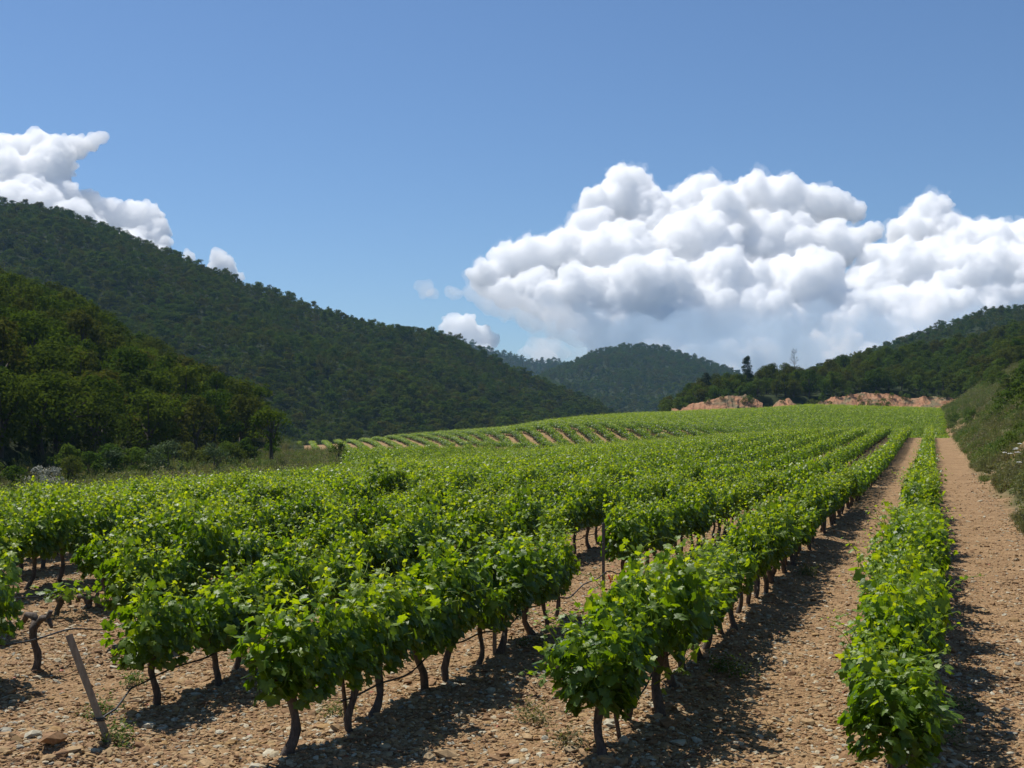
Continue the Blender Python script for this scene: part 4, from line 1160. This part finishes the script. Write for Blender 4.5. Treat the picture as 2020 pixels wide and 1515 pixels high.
# ------------------------------------------------------------------ clouds: closed bodies of scattering droplets far behind the hills
def cloud_mat(name, dens, col=(1, 1, 1), aniso=0.0):
    m = bpy.data.materials.new(name); m.use_nodes = True; nt = m.node_tree; nt.nodes.clear()
    out = nt.nodes.new('ShaderNodeOutputMaterial'); v = nt.nodes.new('ShaderNodeVolumeScatter')
    v.inputs['Color'].default_value = (*col, 1); v.inputs['Density'].default_value = dens; v.inputs['Anisotropy'].default_value = aniso
    nt.links.new(v.outputs[0], out.inputs['Volume'])
    return m
def ico(sub):
    bm = bmesh.new(); bmesh.ops.create_icosphere(bm, subdivisions=sub, radius=1)
    v = np.array([x.co[:] for x in bm.verts]); f = np.array([[q.index for q in p.verts] for p in bm.faces]); bm.free(); return v, f
ICO = {1: ico(1), 2: ico(2)}
def cloud(label, puffs, Y, mat, voxel, seed, depth=0.7, levels=2, kids=34, rough=1.5, squash=1.0, slope=1.4):
    r = np.random.default_rng(seed); b = Buf(); k = Y / F
    def ball(c, rad, sub):
        v, f = ICO[sub]; b.add(np.array(c) + v * rad * [1, 1, squash], f)
    ym = np.mean([p[1] for p in puffs])
    for (px, py, pr) in puffs:
        Yp = Y - ((min(py, 590) - ym) * slope + max(py - 590, 0) * min(slope, .75)) * k                    # the bank leans away from the viewer
        Yp += r.normal(0, .8) * pr * k * depth
        X, Z = px_xz(px, py, Yp); rad = pr * k
        c = np.array([X, Yp, Z]); ball(c, rad, 2)
        for i in range(kids):
            d = r.normal(0, 1, 3); d[2] = d[2] * .8 + .25; d[1] -= .3; d /= np.linalg.norm(d); r1 = rad * r.uniform(.15, .42); c1 = c + d * (rad - r1 * .35); ball(c1, r1, 2)
            if levels > 1:
                for j in range(7):
                    d2 = d * .6 + r.normal(0, 1, 3); d2 /= np.linalg.norm(d2); r2 = r1 * r.uniform(.25, .48); ball(c1 + d2 * (r1 - r2 * .2), r2, 1)
    me = b.mesh('cloud_raw', None); o = link('cloud_raw', me)
    md = o.modifiers.new('r', 'REMESH'); md.mode = 'VOXEL'; md.voxel_size = voxel
    for ns, st in ((voxel * 9, voxel * 1.8 * rough), (voxel * 4, voxel * 1.2 * rough), (voxel * 2.4, voxel * .8 * rough)):
        tx = bpy.data.textures.new('t', 'CLOUDS'); tx.noise_scale = ns; tx.noise_depth = 3
        dm = o.modifiers.new('d', 'DISPLACE'); dm.texture = tx; dm.strength = st * 2; dm.texture_coords = 'GLOBAL'
    md = o.modifiers.new('r2', 'REMESH'); md.mode = 'VOXEL'; md.voxel_size = voxel * .85; md.use_smooth_shade = True
    dg = bpy.context.evaluated_depsgraph_get(); new = bpy.data.meshes.new_from_object(o.evaluated_get(dg))
    bpy.data.objects.remove(o); new.materials.clear(); new.materials.append(mat); new.name = 'cumulus_cloud'
    return tag(link('cumulus_cloud', new), label, 'cloud', 'cumulus clouds')
CY = 7000.0
cm = cloud_mat('cloud_dense', 0.024, aniso=0.0)
cm2 = cloud_mat('cloud_soft', 0.006)
cm3 = cloud_mat('airlight_veil', 0.0026, (0.62, 0.80, 1.0))  # blue scatter colour stands in for airlight before the big bank
cm5 = cloud_mat('cloud_fringe', 0.0028)
main = [(1238, 385, 58), (1190, 410, 50), (1275, 420, 52), (1165, 455, 48), (1300, 470, 60), (1385, 395, 52), (1345, 425, 50), (1425, 425, 55), (1490, 388, 52), (1540, 400, 56), (1600, 412, 50), (1648, 412, 36), (1685, 420, 22),
        (1110, 505, 55), (1050, 515, 45), (1000, 520, 40), (960, 550, 36), (1220, 520, 80), (1380, 510, 90), (1530, 500, 90), (1640, 490, 55), (1690, 480, 30),
        (1835, 425, 44), (1795, 460, 44), (1865, 460, 48), (1915, 480, 48), (1965, 490, 50), (2020, 480, 52), (2075, 470, 60), (1740, 520, 45), (1820, 540, 70), (1930, 560, 80), (2040, 570, 90), (1720, 460, 22),
        (1150, 590, 65), (1290, 590, 80), (1440, 590, 85), (1590, 585, 85), (1720, 600, 70), (1060, 580, 45), (1000, 580, 32), (1850, 620, 70), (1980, 630, 70), (2130, 560, 110)]
rl = np.random.default_rng(12); low = [(1080, 590, 40), (1140, 610, 42)]
for i in range(46):                                       # irregular heads stepping down and towards the viewer
    py = rl.uniform(575, 760); px = rl.uniform(1130 + (py - 575) * 1.1, 2140)
    low.append((px, py, rl.uniform(28, 72)))
low += [(x, y, 70) for y in (650, 730) for x in range(1330, 2140, 90)]
big_cloud = cloud('towering white cumulus bank filling the right half of the sky', main + low, CY, cm, 7.5, 1, kids=34, depth=.45, slope=1.5)
fr = cloud('', [(a, b_, c * 1.035) for a, b_, c in main + low], CY, cm5, 11, 1, kids=34, depth=.45, slope=1.5, rough=3.2)
for k_ in ('label', 'category', 'group'):
    if k_ in fr: del fr[k_]
fr.name = 'fringe'; fr.parent = big_cloud
cloud('thin blue haze veil added in front of the cumulus bank base', [(1010, 600, 36), (1080, 625, 45), (1160, 660, 60), (1260, 680, 65), (1370, 680, 70), (1480, 680, 75), (1590, 680, 75), (1700, 680, 75), (1820, 680, 80), (1940, 680, 80), (2060, 670, 90),
    (1180, 740, 60), (1290, 750, 70), (1410, 750, 80), (1530, 750, 80), (1650, 750, 80), (1780, 750, 90), (1900, 750, 90), (2030, 750, 100)], CY * .74, cm3, 22, 2, levels=2, slope=.0, depth=1.0)  # haze body added nearer than the bank, to fade its base bluish
cloud('thin wisps trailing left below the big cumulus bank', [(965, 590, 26), (1000, 604, 30), (1050, 622, 34), (1100, 640, 34), (1140, 655, 30), (925, 577, 16), (895, 576, 10)], CY * .97, cm2, 14, 21, slope=.2)
cloud('tiny round cloud left of the big cumulus bank', [(838, 572, 19), (855, 580, 11), (890, 577, 10), (905, 582, 8)], CY, cm2, 14, 3, levels=1)
cloud('small white cloud above the distant ridge', [(895, 645, 24), (920, 648, 27), (945, 662, 22), (968, 672, 16), (905, 670, 30), (940, 690, 30), (900, 715, 38), (950, 720, 34)], CY, cm, 8, 4)
cloud('faint small cloud over the dip between hills', [(1060, 692, 24), (1085, 690, 24), (1035, 695, 16), (1105, 700, 16), (1075, 715, 28)], CY * 1.1, cm2, 16, 5, levels=1)
cloud('large white cloud at the left edge above the hill', [(78, 292, 36), (40, 305, 36), (115, 300, 32), (150, 290, 26), (180, 280, 18), (203, 272, 12), (5, 310, 44), (-50, 320, 55), (95, 340, 45), (30, 360, 55), (120, 320, 28), (-80, 370, 70), (70, 390, 40), (130, 385, 28), (0, 420, 60), (80, 430, 50), (150, 440, 40)], CY, cm, 8.5, 6)
cloud('lower white cloud touching the left hill ridge', [(180, 405, 28), (215, 420, 30), (262, 425, 30), (295, 432, 30), (315, 455, 22), (250, 450, 40), (300, 475, 34), (325, 480, 14), (372, 505, 12), (200, 440, 30), (180, 470, 36), (240, 500, 44), (300, 530, 44)], CY, cm, 8, 7)
cloud('small bright cloud peeking over the left ridge', [(430, 508, 16), (445, 520, 18), (425, 530, 16), (455, 535, 14), (475, 548, 10), (440, 560, 24)], CY, cm, 7, 8)
cloud('sliver of cloud just above the left ridge', [(530, 573, 9), (545, 578, 8)], CY, cm2, 10, 9, levels=1)

# ------------------------------------------------------------------ haze
hv = np.array([[x, y, z] for z in (-140, 260) for x, y in ((-1700, -1700), (1700, -1700), (1700, 3300), (-1700, 3300))], float)
hf = np.array([[3, 2, 1, 0], [4, 5, 6, 7], [0, 1, 5, 4], [1, 2, 6, 5], [2, 3, 7, 6], [3, 0, 4, 7]])
hm = bpy.data.materials.new('haze'); hm.use_nodes = True; hm.node_tree.nodes.clear()
ho = hm.node_tree.nodes.new('ShaderNodeOutputMaterial'); hp = hm.node_tree.nodes.new('ShaderNodeVolumePrincipled')
hp.inputs['Color'].default_value = (0.38, 0.66, 1.0, 1); hp.inputs['Density'].default_value = 0.000085; hp.inputs['Anisotropy'].default_value = 0.2
hm.node_tree.links.new(hp.outputs[0], ho.inputs['Volume'])
tag(link('haze', mesh_np('haze', hv, hf, hm, False)), 'thin blue summer haze over the valley', 'haze', kind='stuff')
